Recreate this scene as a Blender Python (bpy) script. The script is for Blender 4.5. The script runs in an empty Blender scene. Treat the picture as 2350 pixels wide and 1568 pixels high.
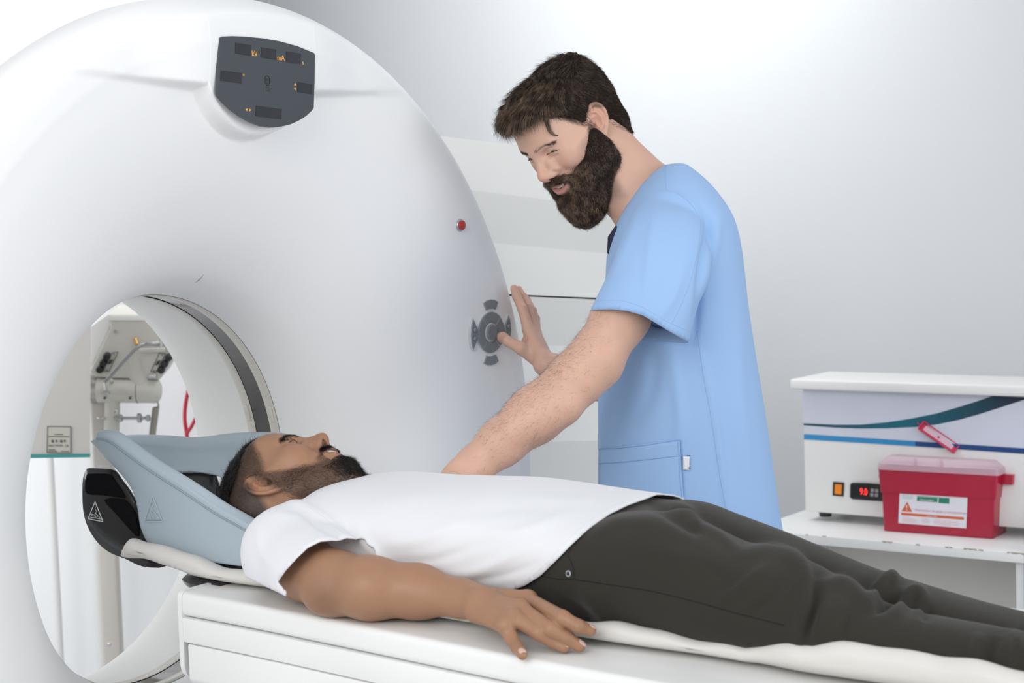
import bpy, bmesh, math, random
import numpy as np
from mathutils import Vector, Matrix
SC = bpy.context.scene
COL = SC.collection
rng = np.random.default_rng(7)

# ------------------------------------------------------------------ camera
FPX = 4064.0
PIT, ROL, CZ = math.radians(4.0), 0.033, 1.5
Fv = np.array([0, math.cos(PIT), -math.sin(PIT)])
_R0 = np.array([1.0, 0, 0]); _U0 = np.array([0, math.sin(PIT), math.cos(PIT)])
Rv = _R0*math.cos(ROL) - _U0*math.sin(ROL)
Uv = _U0*math.cos(ROL) + _R0*math.sin(ROL)
CAM = np.array([0, 0, CZ])
cam_d = bpy.data.cameras.new('camera'); cam = bpy.data.objects.new('camera', cam_d); COL.objects.link(cam)
cam_d.sensor_width = 36.0; cam_d.lens = FPX/2350*36.0; cam_d.clip_end = 60
cam.matrix_world = Matrix((( Rv[0], Uv[0], -Fv[0], 0), (Rv[1], Uv[1], -Fv[1], 0), (Rv[2], Uv[2], -Fv[2], CZ), (0, 0, 0, 1)))
cam_d.dof.use_dof = True; cam_d.dof.focus_distance = 3.2; cam_d.dof.aperture_fstop = 6.3
SC.camera = cam

# ------------------------------------------------------------------ light and exposure
SC.view_settings.view_transform = 'Standard'; SC.view_settings.look = 'None'
SC.view_settings.gamma = 1.0; SC.view_settings.use_curve_mapping = False
SC.view_settings.exposure = 0.0
SC.cycles.use_denoising = True
SC.cycles.max_bounces = 6; SC.cycles.diffuse_bounces = 4; SC.cycles.transparent_max_bounces = 12
wd = bpy.data.worlds.new('daylight'); SC.world = wd; wd.use_nodes = True
wd.node_tree.nodes['Background'].inputs[0].default_value = (0.93, 0.96, 1.0, 1)
wd.node_tree.nodes['Background'].inputs[1].default_value = 0.80
def area_light(name, loc, target, size, power, color=(1, 1, 1), size_y=None):
    l = bpy.data.lights.new(name, 'AREA'); l.energy = power; l.color = color
    l.shape = 'RECTANGLE'; l.size = size; l.size_y = size_y or size
    o = bpy.data.objects.new(name, l); COL.objects.link(o); o.location = loc
    o.rotation_euler = (Vector(target)-Vector(loc)).to_track_quat('-Z', 'Y').to_euler()
    return o
area_light('soft_key_light', (-1.6, -1.2, 3.0), (-0.1, 3.2, 1.0), 2.6, 84, (1.0, 0.985, 0.96), 2.2)  # soft key light added upper left behind the camera, source unseen
area_light('right_fill_light', (3.0, 0.9, 1.9), (-0.5, 3.1, 1.0), 2.0, 46, (0.98, 0.99, 1.0), 1.8)  # added fill from the right, brightens the gantry face
area_light('left_fill_light', (-2.7, 0.6, 1.5), (-0.4, 3.2, 1.05), 1.5, 11, (1.0, 0.995, 0.98), 1.4)  # added low fill for the bore interior and the faces
area_light('wall_fill_light', (-0.1, 5.1, 3.02), (-0.5, 6.4, 1.2), 1.8, 48, (0.97, 0.98, 1.0), 0.8)  # added light that lifts the back wall, no real fitting
area_light('bore_fill_light', (-2.45, 4.3, 1.5), (-1.3, 5.5, 0.8), 1.1, 19, (0.97, 0.98, 1.0), 0.8)  # added out-of-view light, brightens what shows through the bore

# ------------------------------------------------------------------ helpers
def P(u, v, Y):
    "the world point seen at photo position (u, v) at distance Y in front of the camera"
    d = Fv + Rv*((u-1175)/FPX) + Uv*((784-v)/FPX)
    return CAM + d*(Y/d[1])
def pr(p):
    q = np.asarray(p, float)-CAM; z = q@Fv
    return np.stack([1175+FPX*(q@Rv)/z, 784-FPX*(q@Uv)/z], -1)
def hit(u, v, p0, n):
    d = P(u, v, 1)-CAM
    return CAM + d*(((p0-CAM)@n)/(d@n))
# the scanner's own axes: N out of its face along the couch, T along its face, Z up
_a = math.radians(57)
N = np.array([math.sin(_a), -math.cos(_a), 0]); T = np.array([math.cos(_a), math.sin(_a), 0]); Z = np.array([0, 0, 1.0])
C = np.array([-0.66952, 3.245, 1.01756])
def W(q, t, z):
    return np.array([C[0], C[1], 0]) + q*N + t*T + np.array([0, 0, z])
def nrm(v):
    v = np.asarray(v, float); return v/np.linalg.norm(v)

def mat(name, color, rough=0.5, spec=0.5, metal=0.0, bump=None, noise=None, emit=None, trans=0.0, alpha=1.0, sss=0.0, sheen=0.0, coat=0.0):
    m = bpy.data.materials.new(name); m.use_nodes = True
    nt = m.node_tree; b = nt.nodes['Principled BSDF']
    c = tuple(color)+(1,)
    b.inputs['Base Color'].default_value = c; b.inputs['Roughness'].default_value = rough
    b.inputs['Specular IOR Level'].default_value = spec; b.inputs['Metallic'].default_value = metal
    b.inputs['Transmission Weight'].default_value = trans; b.inputs['Alpha'].default_value = alpha
    b.inputs['Coat Weight'].default_value = coat
    if sss:
        b.inputs['Subsurface Weight'].default_value = sss; b.inputs['Subsurface Radius'].default_value = (0.012, 0.004, 0.002)
        b.inputs['Subsurface Scale'].default_value = 1.0
    if sheen: b.inputs['Sheen Weight'].default_value = sheen
    if emit:
        b.inputs['Emission Color'].default_value = tuple(emit[:3])+(1,); b.inputs['Emission Strength'].default_value = emit[3]
    tc = None
    if noise or bump:
        tc = nt.nodes.new('ShaderNodeTexCoord')
    if noise:          # (scale, amount[, stretch])
        n = nt.nodes.new('ShaderNodeTexNoise'); n.inputs['Scale'].default_value = noise[0]; n.inputs['Detail'].default_value = 5
        mp = nt.nodes.new('ShaderNodeMapping'); mp.inputs['Scale'].default_value = noise[2] if len(noise) > 2 else (1, 1, 1)
        nt.links.new(tc.outputs['Object'], mp.inputs[0]); nt.links.new(mp.outputs[0], n.inputs['Vector'])
        r = nt.nodes.new('ShaderNodeValToRGB')
        r.color_ramp.elements[0].position = 0.3; r.color_ramp.elements[1].position = 0.7
        r.color_ramp.elements[0].color = tuple(max(0, x*(1-noise[1])) for x in color)+(1,)
        r.color_ramp.elements[1].color = tuple(min(1, x*(1+noise[1])) for x in color)+(1,)
        nt.links.new(n.outputs['Fac'], r.inputs[0]); nt.links.new(r.outputs[0], b.inputs['Base Color'])
    if bump:           # list of (scale, strength, distance[, stretch])
        prev = None
        for bb in (bump if isinstance(bump, list) else [bump]):
            n = nt.nodes.new('ShaderNodeTexNoise'); n.inputs['Scale'].default_value = bb[0]; n.inputs['Detail'].default_value = 3
            mp = nt.nodes.new('ShaderNodeMapping'); mp.inputs['Scale'].default_value = bb[3] if len(bb) > 3 else (1, 1, 1)
            nt.links.new(tc.outputs['Object'], mp.inputs[0]); nt.links.new(mp.outputs[0], n.inputs['Vector'])
            bp = nt.nodes.new('ShaderNodeBump'); bp.inputs['Strength'].default_value = bb[1]; bp.inputs['Distance'].default_value = bb[2]
            nt.links.new(n.outputs['Fac'], bp.inputs['Height'])
            if prev: nt.links.new(prev.outputs[0], bp.inputs['Normal'])
            prev = bp
        nt.links.new(prev.outputs[0], b.inputs['Normal'])
    return m

def mesh(name, V, Fc, m=None, parent=None, smooth=True, sharp=None):
    me = bpy.data.meshes.new(name)
    V = np.asarray(V, float)
    me.from_pydata([tuple(v) for v in V], [], [tuple(int(i) for i in f) for f in Fc])
    if smooth: me.polygons.foreach_set('use_smooth', [True]*len(me.polygons))
    me.update()
    o = bpy.data.objects.new(name, me); COL.objects.link(o)
    if m: me.materials.append(m)
    if parent: attach(o, parent)
    if sharp:
        try: me.set_sharp_from_angle(angle=math.radians(sharp))
        except Exception: pass
    return o
def attach(o, parent):
    o.parent = parent; o.matrix_parent_inverse = parent.matrix_world.inverted()
def empty(name, loc, label=None, cat=None, group=None):
    o = bpy.data.objects.new(name, None); COL.objects.link(o)
    o.empty_display_size = 0.1; o.matrix_world = Matrix.Translation(Vector(loc))
    if label: o['label'] = label
    if cat: o['category'] = cat
    if group: o['group'] = group
    return o
def tag(o, label=None, cat=None, group=None, kind=None):
    if label: o['label'] = label
    if cat: o['category'] = cat
    if group: o['group'] = group
    if kind: o['kind'] = kind
    return o

class MB:
    "collects shapes for one mesh"
    def __init__(s): s.V = []; s.F = []; s.n = 0
    def add(s, V, Fc):
        V = np.asarray(V, float)
        s.V.append(V); s.F += [tuple(i+s.n for i in f) for f in Fc]; s.n += len(V); return s
    def build(s, name, m, parent=None, smooth=False, sharp=None):
        return mesh(name, np.concatenate(s.V), s.F, m, parent, smooth, sharp)
    def box(s, c, ex, ey, ez):
        "box by centre and three half-vectors"
        c = np.asarray(c, float); ex, ey, ez = map(lambda a: np.asarray(a, float), (ex, ey, ez))
        V = [c+a*ex+b*ey+d*ez for a in (-1, 1) for b in (-1, 1) for d in (-1, 1)]
        return s.add(V, [(0, 1, 3, 2), (4, 6, 7, 5), (0, 4, 5, 1), (2, 3, 7, 6), (0, 2, 6, 4), (1, 5, 7, 3)])
    def rbox(s, c, ex, ey, ez, r=0.005, seg=3):
        "box with rounded edges"
        bm = bmesh.new(); bmesh.ops.create_cube(bm, size=2.0)
        L = [np.linalg.norm(e) for e in (ex, ey, ez)]
        for v in bm.verts: v.co = Vector((v.co.x*L[0], v.co.y*L[1], v.co.z*L[2]))
        r = min(r, 0.98*min(L))
        bmesh.ops.bevel(bm, geom=bm.edges[:], offset=r, segments=seg, profile=0.5, affect='EDGES', clamp_overlap=True)
        X = np.array([nrm(ex), nrm(ey), nrm(ez)])
        bm.verts.index_update()
        V = np.array([v.co[:] for v in bm.verts])@X + np.asarray(c, float)
        Fc = [tuple(v.index for v in f.verts) for f in bm.faces]; bm.free()
        return s.add(V, Fc)
    def tube(s, pts, rad, seg=12, caps=True, axis=None):
        V, Fc = tube_geo(pts, rad, seg, caps, axis); return s.add(V, Fc)
    def cyl(s, c0, c1, r0, r1=None, seg=28):
        return s.tube([c0, c1], [r0, r0 if r1 is None else r1], seg)
    def lathe(s, c, axis, prof, seg=40):
        "prof = [(distance along axis, radius)]"
        axis = nrm(axis); return s.tube([np.asarray(c)+axis*a for a, r in prof], [r for a, r in prof], seg, True, axis)
    def prism(s, poly, n):
        "extrude a 3D polygon by vector n"
        poly = np.asarray(poly, float); k = len(poly)
        V = np.concatenate([poly, poly+np.asarray(n, float)])
        return s.add(V, [tuple(range(k))[::-1], tuple(range(k, 2*k))]+[(i, (i+1) % k, (i+1) % k+k, i+k) for i in range(k)])
def tube_geo(pts, rad, seg=12, caps=True, axis=None):
    pts = np.asarray(pts, float); n = len(pts)
    rad = np.broadcast_to(np.asarray(rad, float), (n,))
    if axis is None:
        tg = np.gradient(pts, axis=0); tg /= np.maximum(np.linalg.norm(tg, axis=1, keepdims=True), 1e-9)
    else: tg = np.tile(nrm(axis), (n, 1))
    up = np.array([0, 0, 1.0]) if abs(tg[0][2]) < 0.9 else np.array([1.0, 0, 0])
    a = nrm(np.cross(tg[0], up)); V = []
    for i in range(n):
        a = a-tg[i]*(a@tg[i]); a = nrm(a); b = np.cross(tg[i], a)
        th = np.arange(seg)*2*math.pi/seg
        V.append(pts[i]+rad[i]*(np.cos(th)[:, None]*a+np.sin(th)[:, None]*b))
    V = np.concatenate(V)
    Fc = [(i*seg+j, i*seg+(j+1) % seg, (i+1)*seg+(j+1) % seg, (i+1)*seg+j) for i in range(n-1) for j in range(seg)]
    if caps: Fc += [tuple(range(seg))[::-1], tuple(range((n-1)*seg, n*seg))]
    return V, Fc
def grid_faces(nu, nv, wrap_v=False):
    Fc = []
    for i in range(nu-1):
        for j in range(nv if wrap_v else nv-1):
            k = (j+1) % nv; Fc.append((i*nv+j, i*nv+k, (i+1)*nv+k, (i+1)*nv+j))
    return Fc
def solid(o, th, off=-1, bev=0):
    s = o.modifiers.new('thickness', 'SOLIDIFY'); s.thickness = th; s.offset = off
    return o
def subsurf(o, n=1):
    s = o.modifiers.new('subdivision', 'SUBSURF'); s.levels = n; s.render_levels = n; return o
def text(s, loc, right, up, size, m, parent, name='lettering', align='LEFT', th=0.0004, stretch=1.0):
    "letters as a mesh lying on the plane spanned by right and up"
    cu = bpy.data.curves.new(name, 'FONT'); cu.body = s; cu.size = size; cu.align_x = align; cu.extrude = th
    to = bpy.data.objects.new(name+'_src', cu); COL.objects.link(to)
    dg = bpy.context.evaluated_depsgraph_get(); me = bpy.data.meshes.new_from_object(to.evaluated_get(dg))
    bpy.data.objects.remove(to); bpy.data.curves.remove(cu)
    r = nrm(right)*stretch; u = nrm(up); n = nrm(np.cross(r, u))
    for v in me.vertices:
        v.co = Vector(np.asarray(loc)+r*v.co.x+u*v.co.y+n*(v.co.z+th))
    me.name = name
    me.materials.clear(); me.materials.append(m)
    o = bpy.data.objects.new(name, me); COL.objects.link(o); attach(o, parent); return o
def spline(pts, n):
    "Catmull-Rom through pts (any dimension), n samples"
    p = np.asarray(pts, float); k = len(p)
    t = np.linspace(0, k-1, n); i = np.clip(t.astype(int), 0, k-2); f = (t-i)[:, None]
    g = lambda j: p[np.clip(j, 0, k-1)]
    p0 = np.where((i == 0)[:, None], 2*p[0]-p[min(1, k-1)], g(i-1)); p3 = np.where((i >= k-2)[:, None], 2*p[-1]-p[-2], g(i+2))
    p1, p2 = g(i), g(i+1)
    return 0.5*((2*p1)+(-p0+p2)*f+(2*p0-5*p1+4*p2-p3)*f**2+(-p0+3*p1-3*p2+p3)*f**3)
def sstep(a, b, x):
    t = np.clip((x-a)/(b-a), 0, 1); return t*t*(3-2*t)

# ------------------------------------------------------------------ shared materials
M_shell = mat('white_shell', (0.90, 0.90, 0.895), 0.42, 0.35, bump=(900, 0.03, 0.001))
M_white = mat('white_paint', (0.78, 0.78, 0.76), 0.35, 0.4)
M_cream = mat('cream_enamel', (0.66, 0.64, 0.58), 0.4, 0.4)
M_black = mat('black_plastic', (0.012, 0.012, 0.013), 0.35, 0.5)
M_dark = mat('dark_glass', (0.008, 0.008, 0.012), 0.2, 0.5)
M_metal = mat('brushed_metal', (0.55, 0.55, 0.55), 0.3, 0.5, 1.0)
M_amber = mat('amber_print', (0.85, 0.42, 0.10), 0.5, 0.2)
M_line = mat('dark_seam', (0.08, 0.08, 0.08), 0.8, 0.1)

# ------------------------------------------------------------------ the room
def wall_mat(name, col, bumpy=True):
    m = mat(name, col, 0.75, 0.25)
    nt = m.node_tree; b = nt.nodes['Principled BSDF']
    tc = nt.nodes.new('ShaderNodeTexCoord'); mp = nt.nodes.new('ShaderNodeMapping'); mp.inputs['Scale'].default_value = (1, 1, 1)
    br = nt.nodes.new('ShaderNodeTexBrick'); br.inputs['Scale'].default_value = 60
    br.inputs['Mortar Size'].default_value = 0.03; br.inputs['Mortar Smooth'].default_value = 1.0
    br.inputs['Row Height'].default_value = 0.22; br.inputs['Brick Width'].default_value = 0.45
    nt.links.new(tc.outputs['UV'], mp.inputs[0]); nt.links.new(mp.outputs[0], br.inputs['Vector'])
    bp = nt.nodes.new('ShaderNodeBump'); bp.inputs['Strength'].default_value = 0.16; bp.inputs['Distance'].default_value = 0.002
    nt.links.new(br.outputs['Fac'], bp.inputs['Height']); bp.invert = True
    n = nt.nodes.new('ShaderNodeTexNoise'); n.inputs['Scale'].default_value = 40; nt.links.new(tc.outputs['UV'], n.inputs['Vector'])
    b2 = nt.nodes.new('ShaderNodeBump'); b2.inputs['Strength'].default_value = 0.2; b2.inputs['Distance'].default_value = 0.002
    nt.links.new(n.outputs['Fac'], b2.inputs['Height']); nt.links.new(bp.outputs[0], b2.inputs['Normal'])
    nt.links.new(b2.outputs[0], b.inputs['Normal'])
    return m
_w = math.radians(54)
WR = np.array([math.sin(_w), -math.cos(_w), 0]); WN = np.array([-math.cos(_w), -math.sin(_w), 0])   # along the back wall to the right; out of it
WB = np.array([1.1, 5.55, 0])
def slab(name, c, ex, ey, ez, m, uvax=None):
    b = MB().box(c, ex, ey, ez).build(name, m)
    me = b.data; uv = me.uv_layers.new(name='uv')
    a1, a2 = uvax or (nrm(ex), nrm(ez))
    for l in me.loops:
        co = np.array(me.vertices[l.vertex_index].co); uv.data[l.index].uv = (co@a1, co@a2)
    tag(b, kind='structure'); return b
M_wall = wall_mat('woven_wallpaper', (0.60, 0.615, 0.63))
M_wall2 = mat('white_wall_paint', (0.86, 0.87, 0.89), 0.8, 0.2)
slab('wall_back', WB-WN*0.05+Z*1.55, WR*5.4, WN*0.05, Z*1.57, M_wall)
slab('wall_left', np.array([-3.3, 4.4, 1.55]), (0.05, 0, 0), (0, 4.4, 0), (0, 0, 1.57), M_wall2)
slab('wall_partition', np.array([-1.72, 5.50, 1.55]), (.87, 0, 0), (0, 0.04, 0), (0, 0, 1.57), mat('partition_paint', (0.76, 0.765, 0.77), 0.8, 0.2))
slab('floor', np.array([0.4, 3.6, -0.05]), (3.9, 0, 0), (0, 5.2, 0), (0, 0, 0.05), mat('grey_vinyl', (0.55, 0.56, 0.57), 0.4, 0.4, noise=(30, 0.08)), (np.array([1, 0, 0]), np.array([0, 1, 0])))
slab('ceiling', np.array([0.4, 5.7, 3.15]), (3.9, 0, 0), (0, 3.1, 0), (0, 0, 0.05), M_wall2, (np.array([1, 0, 0]), np.array([0, 1, 0])))

# ------------------------------------------------------------------ scanner gantry
gan = empty('scanner_gantry', W(-0.05, 0, 0.0), 'large white ring-shaped scanner gantry around the patient\'s head with dark control display', 'medical scanner')
prof = np.array([(.363, 0), (.3655, .022), (.371, .045), (.380, .068), (.397, .098), (.424, .130), (.462, .165), (.512, .2), (.575, .235), (.65, .263),
                 (.73, .281), (.80, .288), (.842, .284), (.866, .272), (.878, .256), (.882, .238), (.882, .19), (.872, .18), (.82, .176)])
pp = np.concatenate([spline(prof[:12], 210), spline(prof[11:16], 26)[1:], prof[16:]])
def rout(th):
    c, s = np.cos(th), np.sin(th)
    return np.where(s >= 0, .882, np.minimum(.882/np.maximum(abs(c), 1e-3), 1.0/np.maximum(-s, 1e-3)))
sp = .288+.034+.0005
def pl(t, h, s=0.0): return C+t*T+h*Z+(sp+s)*N
def panel_uv(u, v):
    p = hit(u, v, C+sp*N, N); return (p-C)@T, p[2]-C[2]
outline = [(503, 88), (507, 84)]+[(530, 83), (560, 84), (600, 88), (640, 95), (680, 106), (712, 119)]+[(719, 122), (721, 127)]+[(720, 190), (718, 248), (712, 256)]
outline += [(700, 267), (684, 277), (664, 286), (642, 291), (620, 293), (598, 290), (575, 281), (552, 268), (530, 252), (512, 235), (500, 221), (498, 216), (500, 150)]
ol = [panel_uv(*p) for p in outline]
_ot = np.array(ol); TC = (_ot[:, 0].max()+_ot[:, 0].min())/2; PHW = (_ot[:, 0].max()-_ot[:, 0].min())/2+.014; PHB = _ot[:, 1].min()-.015; PHS = PHB+.082
def pod_sd(t, h, hw=PHW, hb=PHB, hs=PHS):
    "signed distance-like field of the display pod: flat sides, rounded bottom"
    # circle through (+-hw, hs) and (0, hb)
    t = t-TC; d = hs-hb; R = (hw*hw+d*d)/(2*d); cy = hb+R
    below = np.where(h < hs+0.03, np.hypot(t, h-cy)-R, -1.0)
    return np.maximum(np.abs(t)-hw, below)
def relief(t, h):
    at = np.abs(t-TC)
    line = PHS-.004+0.05*np.clip(at-0.14, 0, 1)
    up = sstep(-0.004, 0.007, h-line)
    amp = 0.013*sstep(0.56, 0.17, at)+0.021*sstep(0.30, 0.125, at)
    z = amp*up
    pd = pod_sd(t, h)
    pod = sstep(0.004, -0.005, pd)*0.034*sstep(PHW+.02, PHW+.002, at)
    return np.maximum(z, pod)*sstep(0.882, 0.842, np.hypot(t, h))
nth = 1000
# finer angular steps around the display pod
th = np.linspace(0, 2*math.pi, 4000, endpoint=False)
dens = 1+7*np.exp(-((th-math.pi/2)/0.42)**4); cs = np.cumsum(dens); th = np.interp(np.arange(nth)/nth*cs[-1], cs, th)
ro = rout(th)
Rr = .363+(pp[:, 0][:, None]-.363)*((ro-.363)/(.882-.363))[None, :]
Tt = Rr*np.cos(th); Hh = Rr*np.sin(th)
S = pp[:, 1][:, None]+np.zeros_like(Tt)
front = (np.arange(len(pp)) < len(pp)-4)[:, None]
S = S+np.where(front, relief(Tt, Hh), 0)
V = C+Tt[..., None]*T+Hh[..., None]*Z+S[..., None]*N
mesh('front_cover', V.reshape(-1, 3), grid_faces(len(pp), nth, True), M_shell, gan)
# housing behind the front cover, with the flared rear mouth of the bore
pb = [(.82, .178), (.80, .165), (.80, -.40), (.78, -.43), (.66, -.40), (.56, -.33), (.46, -.268), (.40, -.246), (.386, -.243)]
pb = np.array(pb)
n2 = 160; th2 = np.linspace(0, 2*math.pi, n2, endpoint=False); ro2 = rout(th2)
R2 = .363+(pb[:, 0][:, None]-.363)*((ro2-.363)/(.882-.363))[None, :]
V = C+(R2*np.cos(th2))[..., None]*T+(R2*np.sin(th2))[..., None]*Z+pb[:, 1][:, None, None]*N
mesh('rear_cover', V.reshape(-1, 3), grid_faces(len(pb), n2, True), M_shell, gan, sharp=40)
def ring(name, prf, m, seg=200, par=gan):
    prf = np.array(prf); t3 = np.linspace(0, 2*math.pi, seg, endpoint=False)
    V = C+(prf[:, 0][:, None]*np.cos(t3))[..., None]*T+(prf[:, 0][:, None]*np.sin(t3))[..., None]*Z+prf[:, 1][:, None, None]*N
    return mesh(name, V.reshape(-1, 3), grid_faces(len(prf), seg, True), m, par, sharp=35)
M_liner = mat('bore_liner', (0.84, 0.83, 0.80), 0.4, 0.4)
M_trim = mat('beige_trim', (0.66, 0.63, 0.57), 0.3, 0.5, coat=0.3)
M_win = mat('smoked_window', (0.06, 0.053, 0.047), 0.10, 0.6, coat=0.6, noise=(9, 0.25))
ring('bore_liner', [(.361, -.078), (.364, -.12), (.372, -.2), (.386, -.246)], M_liner)
ring('outer_trim_ring', [(.364, .003), (.3612, .0), (.3600, -.004), (.3600, -.016), (.3612, -.019)], M_trim)
ring('scan_window', [(.3622, -.018), (.3622, -.060)], M_win)
ring('inner_trim_ring', [(.3612, -.058), (.3600, -.061), (.3600, -.077), (.3616, -.080)], M_trim)
ring('dark_gap_ring', [(.3650, .0045), (.3628, .0028)], M_line)
for ang, s in ((math.radians(17), -.008), (math.radians(17), -.069)):
    c0 = C+N*s+.3585*(math.cos(ang)*T+math.sin(ang)*Z); rr = math.cos(ang)*T+math.sin(ang)*Z; tt = -math.sin(ang)*T+math.cos(ang)*Z
    MB().rbox(c0, N*.005, rr*.002, tt*.017, .002).build('window_clip', M_trim, gan, True)
# base of the gantry
MB().rbox(W(-.1, 0, .07), T*.84, N*.24, Z*.07, .02).build('base', M_shell, gan, True, 40)
# small scratch above the bore
sc0 = []
def face_s(t, h):
    "surface height of the front cover at (t, h)"
    r = np.hypot(t, h); return np.interp(r, pp[:236, 0], pp[:236, 1]) + float(relief(np.array(t), np.array(h)))
def on_face(u, v):
    s = .2
    for _ in range(25):
        p = hit(u, v, C+s*N, N); t, h = (p-C)@T, p[2]-C[2]; s = 0.5*s+0.5*face_s(t, h)
    return t, h, s, C+t*T+h*Z+s*N
def face_frame(t, h):
    e = 1e-3; f = lambda a, b: C+a*T+b*Z+face_s(a, b)*N
    du = nrm(f(t+e, h)-f(t-e, h)); dv = f(t, h+e)-f(t, h-e); dv = nrm(dv-du*(dv@du)); return du, dv, np.cross(du, dv)
pts = [on_face(u, v)[3] for u, v in ((449, 649), (458, 641), (467, 630))]
MB().tube([p+N*.0005 for p in pts], [.0003, .0013, .0003], 6).build('scratch', mat('scratch_grey', (.42, .41, .40), .7), gan, True)

# display panel on the pod
M_panel = mat('slate_panel', (0.065, 0.075, 0.085), 0.45, 0.35)
disp = MB().prism([pl(t, h, -.004) for t, h in ol], N*.006).build('display_panel', M_panel, gan)
M_disp = mat('display_window', (0.028, 0.03, 0.038), 0.25, 0.4)
def quad_on_panel(cs, name, m, par, th=.0012):
    q = [panel_uv(*c) for c in cs]; return MB().prism([pl(t, h, .0022) for t, h in q][::-1], N*th*.5).build(name, m, par)
def zp(x, y): return (480+x/5.6, 60+y/5.6)
for cs in ([(325, 215), (525, 246), (515, 382), (322, 350)], [(656, 274), (849, 303), (842, 434), (652, 402)], [(980, 328), (1166, 357), (1160, 488), (976, 458)],
           [(139, 570), (405, 605), (401, 738), (132, 700)], [(1126, 720), (1310, 750), (1304, 876), (1120, 846)], [(590, 1023), (918, 1068), (912, 1201), (583, 1156)]):
    quad_on_panel([zp(*c) for c in cs], 'readout_window', M_disp, disp)
for cs in ([(450, 1073), (478, 1056), (474, 1096)], [(502, 1060), (500, 1100), (528, 1081)], [(1078, 762), (1092, 732), (1106, 764)], [(1076, 797), (1104, 799), (1090, 830)]):
    quad_on_panel([zp(*c) for c in cs], 'arrow_mark', M_amber, disp)
t0, h0 = panel_uv(*zp(415, 640)); 
for s_, (x, y), sz in (('kV', (531, 385), .0125), ('mA', (858, 440), .0125), ('s', (1180, 494), .010), ('o', (416, 642), .0075)):
    t0, h0 = panel_uv(*zp(x, y)); text(s_, pl(t0, h0, .0024), T, Z, sz*1.1, M_amber, disp)
# small symbol of a head outline between the readouts
M_sym = mat('symbol_print', (.025, .028, .032), .6, .2)
sy = MB(); cx, cy = panel_uv(*zp(735, 700))
sy.tube([pl(cx+.0062*math.cos(a), cy+.008*math.sin(a), .0023) for a in np.linspace(0, 2*math.pi, 25)], .0006, 6)
for dx in (-.0022, .0022): sy.tube([pl(cx+dx, cy+.003, .0023), pl(cx+dx*.9, cy-.001, .0023)], .0008, 6)
sy.tube([pl(cx-.001, cy-.004, .0023), pl(cx+.001, cy-.004, .0023)], .0008, 6)
for dy in (-.0115, -.0145, -.0175): sy.tube([pl(cx-.0045, cy+dy, .0023), pl(cx+.005, cy+dy, .0023)], .0005, 6)
sy.build('head_symbol', M_sym, disp)

# red stop button
t, h, s, p = on_face(1055, 517); du, dv, dn = face_frame(t, h)
b = MB().lathe(p-dn*.003, dn, [(0, .0125), (.006, .0125), (.0075, .0115), (.0078, .0098)], 36).build('stop_button', mat('button_collar', (.45, .46, .47), .3, .5, .6), gan, True, 40)
MB().lathe(p+dn*.003, dn, [(0, .0095), (.0055, .0093), (.0068, .007), (.007, .0005)], 30).build('red_cap', mat('red_button', (.48, .03, .025), .35, .5), b, True, 40)
# control pad: centre knob, four inner keys, four outer keys
t, h, s, pc = on_face(1125, 763); du, dv, dn = face_frame(t, h)
M_key = mat('key_grey', (.22, .245, .265), .38, .4); M_rim = mat('key_rim', (.60, .61, .62), .3, .5, .3)
pad = MB().lathe(pc-dn*.004, dn, [(0, .0205), (.0065, .0205), (.0078, .019), (.0078, .0168)], 40).build('control_pad', M_rim, gan, True, 40)
MB().lathe(pc-dn*.002, dn, [(0, .0165), (.008, .0165), (.0095, .0145), (.0090, .009), (.0085, .0005)], 40).build('centre_knob', M_key, pad, True, 40)
def key(pts, m, name='pad_key', rim=.0010, th=.0030):
    "raised key with a light rim, outline given in the pad's plane"
    q = np.array(pts); cc = q.mean(0); out = cc+(q-cc)*(1+rim/np.hypot(*(q-cc).T).mean())
    P3 = lambda a, z: [pc+x*du+y*dv+dn*z for x, y in a]
    k = MB().prism(P3(out, -.003), dn*(.003+th*.7)).build(name, M_rim, pad)
    V = P3(q, th*.7)+P3(cc+(q-cc)*.995, th)+P3(cc+(q-cc)*.93, th+.0012); n = len(q)
    Fc = [(i, (i+1) % n, (i+1) % n+n, i+n) for i in range(n)]+[(i+n, (i+1) % n+n, (i+1) % n+2*n, i+2*n) for i in range(n)]+[tuple(range(2*n, 3*n))]
    mesh('key_top', V, Fc, m, k, False); return k
def arc(r, a0, a1, n=14): return [(r*math.cos(math.radians(a)), r*math.sin(math.radians(a))) for a in np.linspace(a0, a1, n)]
for a0 in (48, 132, 228, 312):
    a1 = {48: 132, 132: 228, 228: 312, 312: 408}[a0]
    ro_, ri_ = .0425, .0222
    key(arc(ro_, a0+1.6, a1-1.6)+arc(ri_, a1-3, a0+3), M_key)
key([(-.0235, .062), (-.013, .067), (0, .0685), (.013, .067), (.0235, .062), (.0155, .0475), (.008, .0495), (0, .050), (-.008, .0495), (-.0155, .0475)][::-1], M_key)
key([(-.0235, -.062), (-.013, -.067), (0, -.0685), (.013, -.067), (.0235, -.062), (.0155, -.0475), (.008, -.0495), (0, -.050), (-.008, -.0495), (-.0155, -.0475)], M_key)
for sg in (-1, 1):
    q = [(sg*.0585, .032), (sg*.064, .016), (sg*.0655, 0), (sg*.064, -.016), (sg*.0585, -.032), (sg*.0465, -.013), (sg*.0450, 0), (sg*.0465, .013)]
    k = key(q if sg < 0 else q[::-1], M_key)
    for y in (-.009, .009):
        MB().lathe(pc+du*sg*.0555+dv*y+dn*.005, dn, [(0, .0052), (.0018, .0048), (.003, .003), (.0034, .0004)], 20).build('key_dot', M_key, k, True)

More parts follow.
